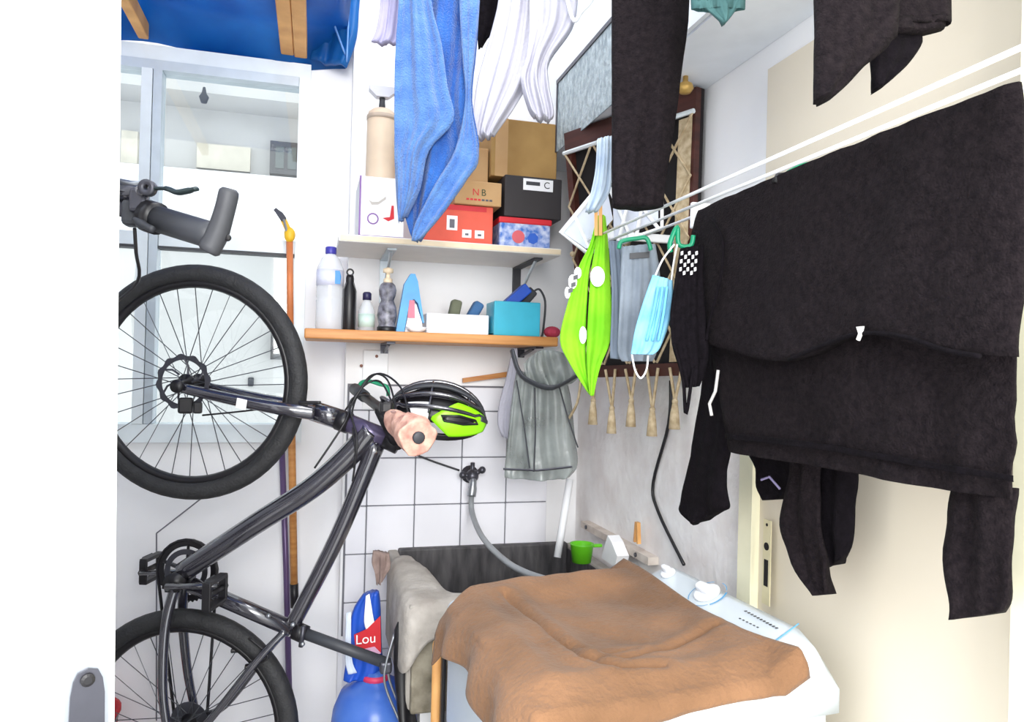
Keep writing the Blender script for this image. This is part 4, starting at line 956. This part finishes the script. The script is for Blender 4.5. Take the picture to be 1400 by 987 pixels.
MB().tube([P(388, 300, 2.226), P(392, 316, 2.226)], .004, 6).build('spring', STEEL, pp)
v0, v1 = P(384, 575, 2.30), P(399, 990, 2.26)
tag(MB().tube([v0, v0.lerp(v1, .5), V((v1.x+.004, v1.y-.02, 0.0))], .0095, 10).build('metal_pole', PURPM, smooth=True), 'thin purple metal pole leaning behind the wheels', 'pole')

# helmet
hc_ = P(598, 566, 1.98); hu = V((.985, -.17, 0)).normalized(); hn = V((.17, .985, 0)); zz = V((0, 0, 1))
tilt = -.12
hx = (hu*math.cos(tilt)+zz*math.sin(tilt)).normalized(); hzv = (zz*math.cos(tilt)-hu*math.sin(tilt)).normalized()
he = thing('bicycle_helmet', hc_-zz*.06, 'black and lime green bicycle helmet hanging beside the wrapped grip', 'helmet')
def HS(a, b_, k=1.0):       # a: front(180) .. back(0) in degrees along the top, b_: roll to the near side
    a = math.radians(a); b_ = math.radians(b_)
    x = .132*math.cos(a); r_ = math.sin(a); zt_ = (.098*r_*math.cos(b_)); yt = -.088*r_*math.sin(b_)
    return hc_+hx*x*k+hzv*(zt_*k-.012)+hn*yt*k
mb = MB(); vs = []; NA, NB = 18, 16
for i in range(NA+1):
    for j in range(NB+1): vs.append(HS(6+168*i/NA, -95+190*j/NB, .86))
fs = [(i*(NB+1)+j, i*(NB+1)+j+1, (i+1)*(NB+1)+j+1, (i+1)*(NB+1)+j) for i in range(NA) for j in range(NB)]
o = mb.add(vs, fs).build('liner', BLACK, he, True); md = o.modifiers.new('s', 'SOLIDIFY'); md.thickness = .012
for b_ in (-80, -48, -22, 0, 24, 48, 70):
    MB().tube([HS(a, b_*(1 if 40 < a < 140 else .9), 1.0) for a in range(12, 173, 8)], [.006+.007*math.sin(math.pi*(i/20)) for i in range(21)], 8, flat=.55).build('shell_rib', BLKM if b_ != 24 else DGREY, he, True)
for a in (52, 100): MB().tube([HS(a, b_, .97) for b_ in range(-80, 81, 10)], .008, 8, flat=.5).build('cross_rib', BLKM, he, True)
def patch(name, a0, a1, b0, b1, k, mt, th_=.010, n=12):
    vs = [HS(a0(j/n)+(a1(j/n)-a0(j/n))*i/n, b0+(b1-b0)*j/n, k) for i in range(n+1) for j in range(n+1)]
    o = MB().add(vs, [(i*(n+1)+j, i*(n+1)+j+1, (i+1)*(n+1)+j+1, (i+1)*(n+1)+j) for i in range(n) for j in range(n)]).build(name, mt, he, True)
    md = o.modifiers.new('s', 'SOLIDIFY'); md.thickness = th_; return o
patch('lime_side', lambda t: 14+18*abs(t-.5), lambda t: 98-26*abs(t-.55)*2, 56, 112, 1.05, LIME)
MB().tube([HS(x, y, 1.06) for x, y in ((86, 82), (66, 78), (44, 80), (40, 86), (60, 90), (82, 88))], .006, 8, flat=.6, closed=True).build('side_vent', BLACK, he, True)
patch('vent_hole', lambda t: 46, lambda t: 84, 80, 88, 1.065, BLACK, .003, 6)
patch('white_band', lambda t: 100, lambda t: 128-10*t, 62, 92, 1.0, PAPER, .006)
patch('lower_rim', lambda t: 20, lambda t: 150, 112, 122, .98, BLACK, .01)
patch('rear_grey', lambda t: 14, lambda t: 34, 60, 78, 1.07, DGREY, .006, 6)

# =================================================================== wall airer and hanging laundry
zrod = ZC+.296
air = thing('wall_airer', V((XR-.02, 1.5, zrod)), 'white wall mounted airer with long thin rods', 'airer')
for x in (.600, .645, .69):
    MB().tube([V((x, .35, zrod)), V((x, 1.60, zrod))], .0030, 8).build('rod', WHITEP, air, True)
ya = 1.585
def plate(pts, name='end_plate'):
    c_ = [oY(x, y, ya) for x, y in pts]; MB().tube(c_, .006, 6, closed=True).build(name, WHITEP, air, True); return c_
c_ = plate([(767, 318), (829, 243), (862, 262), (905, 268), (905, 312), (803, 346)])
def pr(i, j, a, b): return c_[i].lerp(c_[j], a)
for a_, b_ in (((786, 296), (806, 340)), ((806, 272), (832, 335)), ((829, 246), (862, 325)), ((862, 264), (845, 330)), ((862, 264), (900, 312)), ((880, 268), (870, 322))):
    MB().tube([oY(*a_, ya), oY(*b_, ya)], .0045, 6).build('strut', WHITEP, air)
poly = [oY(x, y, ya) for x, y in ((770, 318), (828, 248), (838, 300), (802, 340))]
MB().prism(poly, (0, .003, 0)).build('web', mat('pale_grey_plastic', (214, 220, 236), .4), air)
poly = [oY(x, y, ya+.004) for x, y in ((838, 262), (900, 270), (900, 300), (840, 325))]
MB().prism(poly, (0, .003, 0)).build('web', mat('pale_grey_plastic', (214, 220, 236), .4), air)
yw_ = oX(958, 272, .70).y
MB().rbox((.70, yw_, zrod+.0), (.04, .01, .05), .003).build('rod_bracket', WHITEP, air)
MB().rbox(((.70+XR)/2, yw_+.006, zrod+.012), (XR-.70, .01, .02), .003).build('wall_arm', WHITEP, air)
MB().rbox(((.55+XR)/2, ya+.012, zrod+.02), (XR-.55, .012, .02), .003).build('wall_arm', WHITEP, air)
MB().rbox((.73, .42, zrod), (.30, .012, .02), .003).build('wall_arm', WHITEP, air)
# green pegs / clips
for (pts, d_, lab) in ((((846, 340), (850, 330), (870, 326), (884, 326), (890, 342)), 1.46, 'green plastic clip over the grey shorts on the airer'),
                   (((917, 345), (916, 332), (926, 310), (928, 334), (944, 336), (948, 322)), 1.34, 'green plastic clip holding the face mask loops'),
                   (((1068, 246), (1082, 234), (1105, 225), (1128, 227), (1138, 240)), 1.12, 'green plastic hanger arch above the charcoal sweater')):
    tag(MB().tube(smoothpts([P(x, y, d_) for x, y in pts]), .0055, 8, flat=.8).build('clip', GREENP, smooth=True), lab, 'clip')
tag(MB().tube([P(1060, 250, 1.13), P(1064, 241, 1.13), P(1074, 240, 1.13), P(1080, 248, 1.13)], .006, 8).build('clip', BLACK, smooth=True), 'small black clip left of the green hanger arch', 'clip')

# lime cloth
lc = thing('lime_cloth', P(808, 540, 1.62), 'bright lime green cloth bunched on a wooden peg', 'cloth')
cloth_mb(rowsP([[(816, 296), (822, 297)], [(806, 335), (814, 337)], [(790, 368), (806, 372)], [(775, 420), (802, 430)], [(766, 465), (801, 470)], [(778, 495), (802, 500)], [(796, 525), (806, 524)], [(806, 540), (811, 539)]], 1.62), V((.4, .9, 0)), .022, .006, 1, 18).build('left_fold', LIMEC, lc, True)
cloth_mb(rowsP([[(818, 294), (828, 296)], [(814, 335), (832, 337)], [(808, 372), (834, 372)], [(804, 430), (836, 430)], [(802, 470), (834, 468)], [(802, 500), (822, 498)], [(804, 525), (815, 525)], [(807, 541), (812, 541)]], 1.602), V((.4, .9, 0)), .022, .006, 1, 18, ph=2).build('right_fold', LIMEC, lc, True)
cloth_mb(rowsP([[(828, 395), (838, 405)], [(830, 420), (844, 428)], [(832, 440), (842, 440)]], 1.63), V((.4, .9, 0)), .015, .003, 1, 10).build('inner_fold', LIMED, lc, True)
for (x, y, rx, ry, mt, d_) in ((783, 385, 6, 10, PAPER, 1.592), (790, 373, 5, 8, PAPER, 1.592), (776, 400, 4, 8, PAPER, 1.592), (817, 378, 10, 14, PAPER, 1.578), (797, 458, 5, 12, PAPER, 1.588)):
    MB().prism([P(x+rx*math.cos(a), y+ry*math.sin(a), d_) for a in [2*math.pi*k/16 for k in range(16)]], FW*.004).build('print_spot', mt, lc)
for (x, y) in ((787, 380), (784, 390), (780, 398)): MB().prism([P(x-3, y-3, 1.590), P(x+3, y-5, 1.590), P(x+3, y+1, 1.590), P(x-3, y+3, 1.590)], FW*.002).build('print_letter', DGREY, lc)
t = thing('clothes_peg', P(818, 296, 1.60), 'brown wooden peg gripping the lime cloth', 'peg')
for dx in (-3, 3): MB().hexa([P(818+dx+x, y, 1.585+o_) for y in (322, 274) for x, o_ in ((-2.4, 0), (2.4, 0), (2.4, .012), (-2.4, .012))]).build('prong', WOODP, t)
tag(cloth_mb(rowsP([[(816, 192), (837, 188)], [(814, 230), (836, 230)], [(808, 262), (834, 262)], [(800, 290), (818, 288)]], 1.50), V((.3, .95, 0)), .03, .008, 2, 16).build('small_towel', PALEC, smooth=True), 'pale blue white cloth hanging left of the dark trousers', 'cloth')
sh = thing('grey_shorts', P(862, 495, 1.52), 'blue grey shorts hanging behind the face mask', 'shorts')
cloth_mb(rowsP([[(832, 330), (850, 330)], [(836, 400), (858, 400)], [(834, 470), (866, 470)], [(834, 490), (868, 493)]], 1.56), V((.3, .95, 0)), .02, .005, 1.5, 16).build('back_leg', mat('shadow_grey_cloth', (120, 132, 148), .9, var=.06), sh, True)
cloth_mb(rowsP([[(850, 338), (896, 334)], [(848, 380), (902, 376)], [(846, 430), (900, 430)], [(844, 480), (898, 478)], [(850, 494), (892, 494)]], 1.50), V((.3, .95, 0)), .025, .006, 2, 20).build('front_leg', GREYC, sh, True)
MB().prism([P(861, 346, 1.482), P(888, 344, 1.482), P(888, 352, 1.482), P(861, 354, 1.482)], FW*.003).build('waist_print', DGREY, sh)
fm = thing('face_mask', P(885, 485, 1.33), 'sky blue disposable face mask hanging by its white ear loops', 'mask')
cloth_mb(rowsP([[(892, 376), (920, 384)], [(880, 410), (920, 412)], [(868, 450), (914, 444)], [(863, 478), (902, 476)], [(862, 484), (892, 485)]], 1.33), V((.3, .95, 0)), .016, .004, 2, 18).build('body', MASKC, fm, True)
for k in range(3):
    MB().tube(smoothpts([P(900+k*6, 392, 1.318), P(893+k*7, 430, 1.316), P(884+k*8, 466, 1.318)]), .003, 5).build('pleat', mat('pleat_blue', (110, 190, 232), .8), fm, True)
for pts in (((896, 377), (906, 355), (922, 334)), ((918, 384), (921, 360), (926, 334)), ((864, 484), (868, 505), (876, 517), (884, 505), (886, 486))):
    MB().tube(smoothpts([P(x, y, 1.33) for x, y in pts]), .0018, 6).build('ear_loop', PAPER, fm, True)
br = thing('black_lingerie', P(940, 560, 1.3), 'black underwear with white dotted straps between mask and sweater', 'underwear')
cloth_mb(rowsP([[(930, 340), (962, 335)], [(922, 385), (962, 385)], [(916, 430), (965, 430)], [(918, 470), (968, 470)], [(928, 505), (966, 500)], [(936, 530), (956, 528)]], 1.30), V((.3, .95, 0)), .02, .005, 2, 18).build('cup', BLKC, br, True)
MB().tube(smoothpts([P(922, 470, 1.29), P(934, 520, 1.29), P(938, 566, 1.29), P(948, 500, 1.29)]), .003, 6).build('strap', BLKC, br, True)
for i in range(5):
    for j in range(3):
        x, y = 931+i*5-j*1.0, 344+j*11+(i % 2)*5; MB().prism([P(x, y, 1.279), P(x+3, y-1, 1.279), P(x+3, y+4, 1.279), P(x, y+5, 1.279)], FW*.002).build('white_dot', PAPER, br)

# charcoal sweater folded over the rod
sw = thing('sweater', oX(1200, 660, .69), 'large charcoal sweater folded over the airer rod', 'sweater')
nx = V((1, 0, 0))
cloth_mb(rowsX([[(957, 288), (1060, 244), (1200, 187), (1300, 148), (1398, 112)], [(946, 340), (1060, 320), (1200, 290), (1300, 270), (1397, 250)], [(942, 440), (1050, 420), (1180, 400), (1290, 390), (1394, 370)], [(966, 468), (1075, 494), (1175, 457), (1295, 479), (1390, 488)]], .685), nx, .020, .004, 1.5, 40, 6, rough=.006).build('folded_front', DARKC, sw, True)
cloth_mb(rowsX([[(968, 440), (1080, 425), (1180, 415), (1290, 420), (1392, 425)], [(985, 540), (1085, 545), (1190, 550), (1295, 560), (1389, 570)], [(996, 600), (1100, 612), (1200, 628), (1300, 645), (1387, 655)], [(998, 618), (1100, 634), (1200, 652), (1300, 670), (1386, 683)]], .712), nx, .018, .004, 2, 40, 6, ph=1, rough=.006).build('back_panel', DARKC, sw, True)
cloth_mb(rowsX([[(990, 592), (1090, 602), (1190, 618), (1300, 636), (1386, 650)], [(992, 600), (1095, 611), (1195, 627), (1300, 645), (1386, 659)]], .697), nx, .004, .001, 2, 30).build('hem_seam', BLKC, sw, True)
MB().tube(smoothpts([oX(x, y, .668) for x, y in ((1078, 492), (1120, 474), (1175, 456), (1235, 460), (1290, 478), (1340, 487))]), .003, 6).build('fold_seam', BLKC, sw, True)
MB().tube(smoothpts([oX(x, y, .668) for x, y in ((974, 300), (988, 330), (985, 380), (970, 440), (966, 465))]), .0028, 6).build('sleeve_seam', BLKC, sw, True)
cloth_mb(rowsX([[(968, 460), (1004, 466)], [(962, 540), (1002, 545)], [(950, 610), (998, 620)], [(941, 655), (993, 650)], [(935, 685), (995, 680)], [(932, 697), (996, 693)], [(940, 708), (990, 698)], [(950, 718), (970, 706)]], .735), nx, .024, .005, 1, 16, ph=.6).build('sleeve', BLKC, sw, True)
cloth_mb(rowsX([[(1302, 660), (1388, 668)], [(1296, 700), (1387, 720)], [(1292, 765), (1387, 772)], [(1302, 815), (1386, 820)], [(1306, 847), (1376, 836)]], .735), nx, .026, .006, 1, 18, ph=2).build('sleeve', DARKC, sw, True)
MB().prism([oX(x, y, .667) for x, y in ((1173, 447), (1182, 446), (1180, 456), (1176, 466), (1173, 464), (1176, 456))], (-.003, 0, 0)).build('label_tag', MINT, sw)
MB().tube([oX(x, y, .70) for x, y in ((982, 506), (978, 535), (970, 552), (973, 568))], .0028, 6).build('drawstring', MINT, sw)
t2 = thing('stockings', oX(1120, 810, .80), 'dark stockings hanging below the sweater hem on the airer', 'stockings')
cloth_mb(rowsX([[(1110, 600), (1175, 605)], [(1100, 650), (1172, 655)], [(1105, 705), (1168, 705)], [(1115, 750), (1166, 748)], [(1128, 777), (1152, 766)]], .785), nx, .022, .006, 1.2, 18).build('back_leg', BLKC, t2, True)
cloth_mb(rowsX([[(1085, 600), (1125, 605)], [(1076, 660), (1122, 655)], [(1070, 700), (1124, 705)], [(1073, 735), (1130, 745)], [(1095, 780), (1134, 790)], [(1120, 814), (1136, 812)]], .765), nx, .022, .006, 1, 18, ph=2).build('front_leg', DARKC, t2, True)
MB().tube([V((.775, oX(1130, 600, .77).y+.04, oX(1130, 602, .775).z)), V((.775, oX(1130, 600, .77).y-.06, oX(1130, 602, .775).z))], .004, 6).build('waistband', BLKC, t2)
t3 = thing('navy_garment', oX(1060, 680, .79), 'small dark navy garment with lilac zigzag trim below the sweater', 'garment')
cloth_mb(rowsX([[(1022, 612), (1090, 614)], [(1036, 640), (1090, 645)], [(1040, 665), (1088, 670)], [(1046, 684), (1072, 682)]], .79), nx, .025, .005, 1, 16).build('body', BLKC, t3, True)
MB().tube([oX(x, y, .770) for x, y in ((1041, 656), (1052, 652), (1066, 668))], .0022, 5).build('zigzag_trim', mat('lilac_trim', (150, 140, 180), .8), t3)

# ceiling airer (rods above the frame) with the higher laundry
zc = ZC+1.12
ca = thing('ceiling_airer', V((.4, 1.2, zc)), 'white ceiling airer rods above the hanging towel and shirts', 'airer')
for x in (.12, .25, .36, .46, .575, .64):
    MB().tube([V((x, .45, zc)), V((x, 1.95, zc))], .006, 8).build('rod', WHITEP, ca, True)
for y in (.55, 1.85):
    MB().rbox((.38, y, zc+.012), (.58, .02, .012), .003).build('cross_bar', WHITEP, ca)
    for x in (.14, .62): MB().tube([V((x, y, zc+.015)), V((x, y, ZT))], .003, 6).build('cord', WHITEP, ca)
def topz(r, d):     # pixel row where depth d meets the rod height
    return 493.5+8.5-(zc-ZC)*F/d
def hang(name, rows, d, mt, label, cat, parent=None, **kw):
    ty = topz(0, d)+8; xl, xr = rows[0][0][0], rows[0][-1][0]
    rr = [[(xl+2, ty), (xr-2, ty)], [(xl, ty*.5), (xr, ty*.5)]]+rows
    o = cloth_mb(rowsP(rr, d), V((.26, .965, 0)), **kw).build(name, mt, parent, True)
    if not parent: tag(o, label, cat)
    return o
tw_ = thing('bath_towel', P(570, 330, 1.66), 'blue terry bath towel folded over the ceiling airer rod', 'towel')
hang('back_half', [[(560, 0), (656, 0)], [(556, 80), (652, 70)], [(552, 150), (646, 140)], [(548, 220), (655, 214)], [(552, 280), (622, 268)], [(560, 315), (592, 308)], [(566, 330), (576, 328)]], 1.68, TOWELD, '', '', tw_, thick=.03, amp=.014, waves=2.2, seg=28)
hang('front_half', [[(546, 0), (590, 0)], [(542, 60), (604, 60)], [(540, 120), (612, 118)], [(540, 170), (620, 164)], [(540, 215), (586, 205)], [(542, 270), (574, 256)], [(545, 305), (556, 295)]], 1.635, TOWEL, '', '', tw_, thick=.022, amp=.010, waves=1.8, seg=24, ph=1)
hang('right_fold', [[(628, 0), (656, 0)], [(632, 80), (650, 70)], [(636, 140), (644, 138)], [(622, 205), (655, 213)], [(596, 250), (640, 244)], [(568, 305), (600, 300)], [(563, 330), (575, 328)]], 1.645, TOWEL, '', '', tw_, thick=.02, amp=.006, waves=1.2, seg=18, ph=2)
hang('lavender_top', [[(521, 0), (552, 0)], [(519, 25), (550, 28)], [(514, 48), (548, 52)], [(508, 58), (545, 60)]], 1.74, LAV, 'lavender garment edge left of the blue towel', 'garment', thick=.025, amp=.008, waves=2)
hang('black_shirt', [[(652, 0), (684, 0)], [(652, 40), (678, 38)], [(654, 68), (662, 58)]], 1.80, BLKC, 'black garment corner between blue towel and white shirt', 'garment', thick=.02, amp=.005, waves=1)
hang('white_shirt', [[(682, 0), (738, 0)], [(668, 60), (735, 60)], [(654, 110), (726, 105)], [(648, 150), (704, 145)], [(646, 185), (682, 176)], [(652, 190), (676, 186)]], 1.70, WCLOTH, 'white shirt hanging right of the blue towel, longer hem', 'shirt', thick=.04, amp=.012, waves=2.6, seg=26)
hang('white_shirt', [[(724, 0), (790, 0)], [(724, 40), (782, 40)], [(720, 80), (752, 84)], [(712, 112), (750, 114)], [(722, 150), (757, 154)], [(730, 162), (755, 164)]], 1.64, WCLOTH, 'white shirt nearest the frosted glass cabinet', 'shirt', thick=.04, amp=.012, waves=2.2, seg=26, ph=1)
tag(MB().tube(smoothpts([P(764, -60, 1.6), P(782, 24, 1.6), P(795, 16, 1.6), P(812, -8, 1.6), P(812, -60, 1.6)]), .0045, 8).build('hanger', WHITEP, smooth=True), 'white plastic clothes hanger end above the cabinet glass', 'hanger')
hang('dark_trousers', [[(836, 0), (942, 0)], [(836, 100), (931, 100)], [(836, 160), (923, 160)], [(836, 250), (909, 250)], [(838, 284), (905, 284)]], 1.27, DARKC, 'dark charcoal trouser leg hanging in front of the macrame', 'trousers', thick=.05, amp=.006, waves=1.2, seg=24)
hang('teal_cloth', [[(944, -6), (1019, -6)], [(950, 2), (1015, 1)], [(960, 10), (1010, 9)], [(971, 19), (1004, 17)], [(981, 27), (998, 25)], [(988, 33), (992, 32)]], 1.08, TEAL, 'teal cloth corner dangling at the top edge', 'cloth', thick=.015, amp=.0025, waves=2, rough=.001)
slv = thing('black_sweatshirt', P(1150, 135, .84), 'black sweatshirt cuffs hanging at the top right', 'sweatshirt')
hang('cuff', [[(1113, 0), (1225, 0)], [(1112, 60), (1215, 60)], [(1112, 98), (1180, 92)], [(1112, 124), (1156, 118)], [(1114, 138), (1138, 134)]], .84, DARKC, '', '', slv, thick=.04, amp=.004, waves=1, seg=22)
hang('cuff', [[(1200, 0), (1297, 0)], [(1195, 30), (1292, 26)], [(1190, 50), (1288, 42)]], .86, DARKC, '', '', slv, thick=.03, amp=.004, waves=1, seg=22)
cloth_mb(rowsP([[(1180, 30), (1252, 40)], [(1186, 62), (1258, 60)], [(1188, 90), (1240, 88)], [(1190, 112), (1222, 106)], [(1194, 124), (1206, 120)]], .875), V((.26, .965, 0)), .03, .004, 1, 16).build('cuff', BLKC, slv, True)

# red bucket mostly hidden behind the door
bk_ = V((-.625, 2.31, 0)); zt_ = P(165, 955, 2.15).z
t = thing('bucket', bk_, 'red plastic bucket peeking out beside the door at the bottom', 'bucket')
MB().lathe([(.085, 0), (.11, zt_-.012), (.116, zt_-.010), (.116, zt_), (.106, zt_), (.082, .006), (.001, .006)], bk_, seg=28).build('pail', RED, t, True)
MB().tube([bk_+V((.114*math.cos(a), -.02-.05*math.sin(a)*1, zt_-.01-.05*math.sin(a))) for a in [math.pi*k/12 for k in range(13)]], .003, 6).build('bail', STEEL, t, True)

# groups for things of one kind
GROUPS = {'bicycle': 'bicycles stood on end', 'wall_shelf': 'shelves on the back wall', 'shoe_box': 'shoe boxes on the upper shelf', 'white_shirt': 'white shirts on the ceiling airer',
          'clip': 'plastic clips on the airer', 'clothes_peg': 'wooden clothes pegs', 'rag': 'rags on the tub', 'rafter': 'rafters under the tarpaulin'}
for ob in sc.objects:
    if ob.parent is None and 'label' in ob:
        g_ = GROUPS.get(ob.name.split('.')[0])
        if g_: ob['group'] = g_
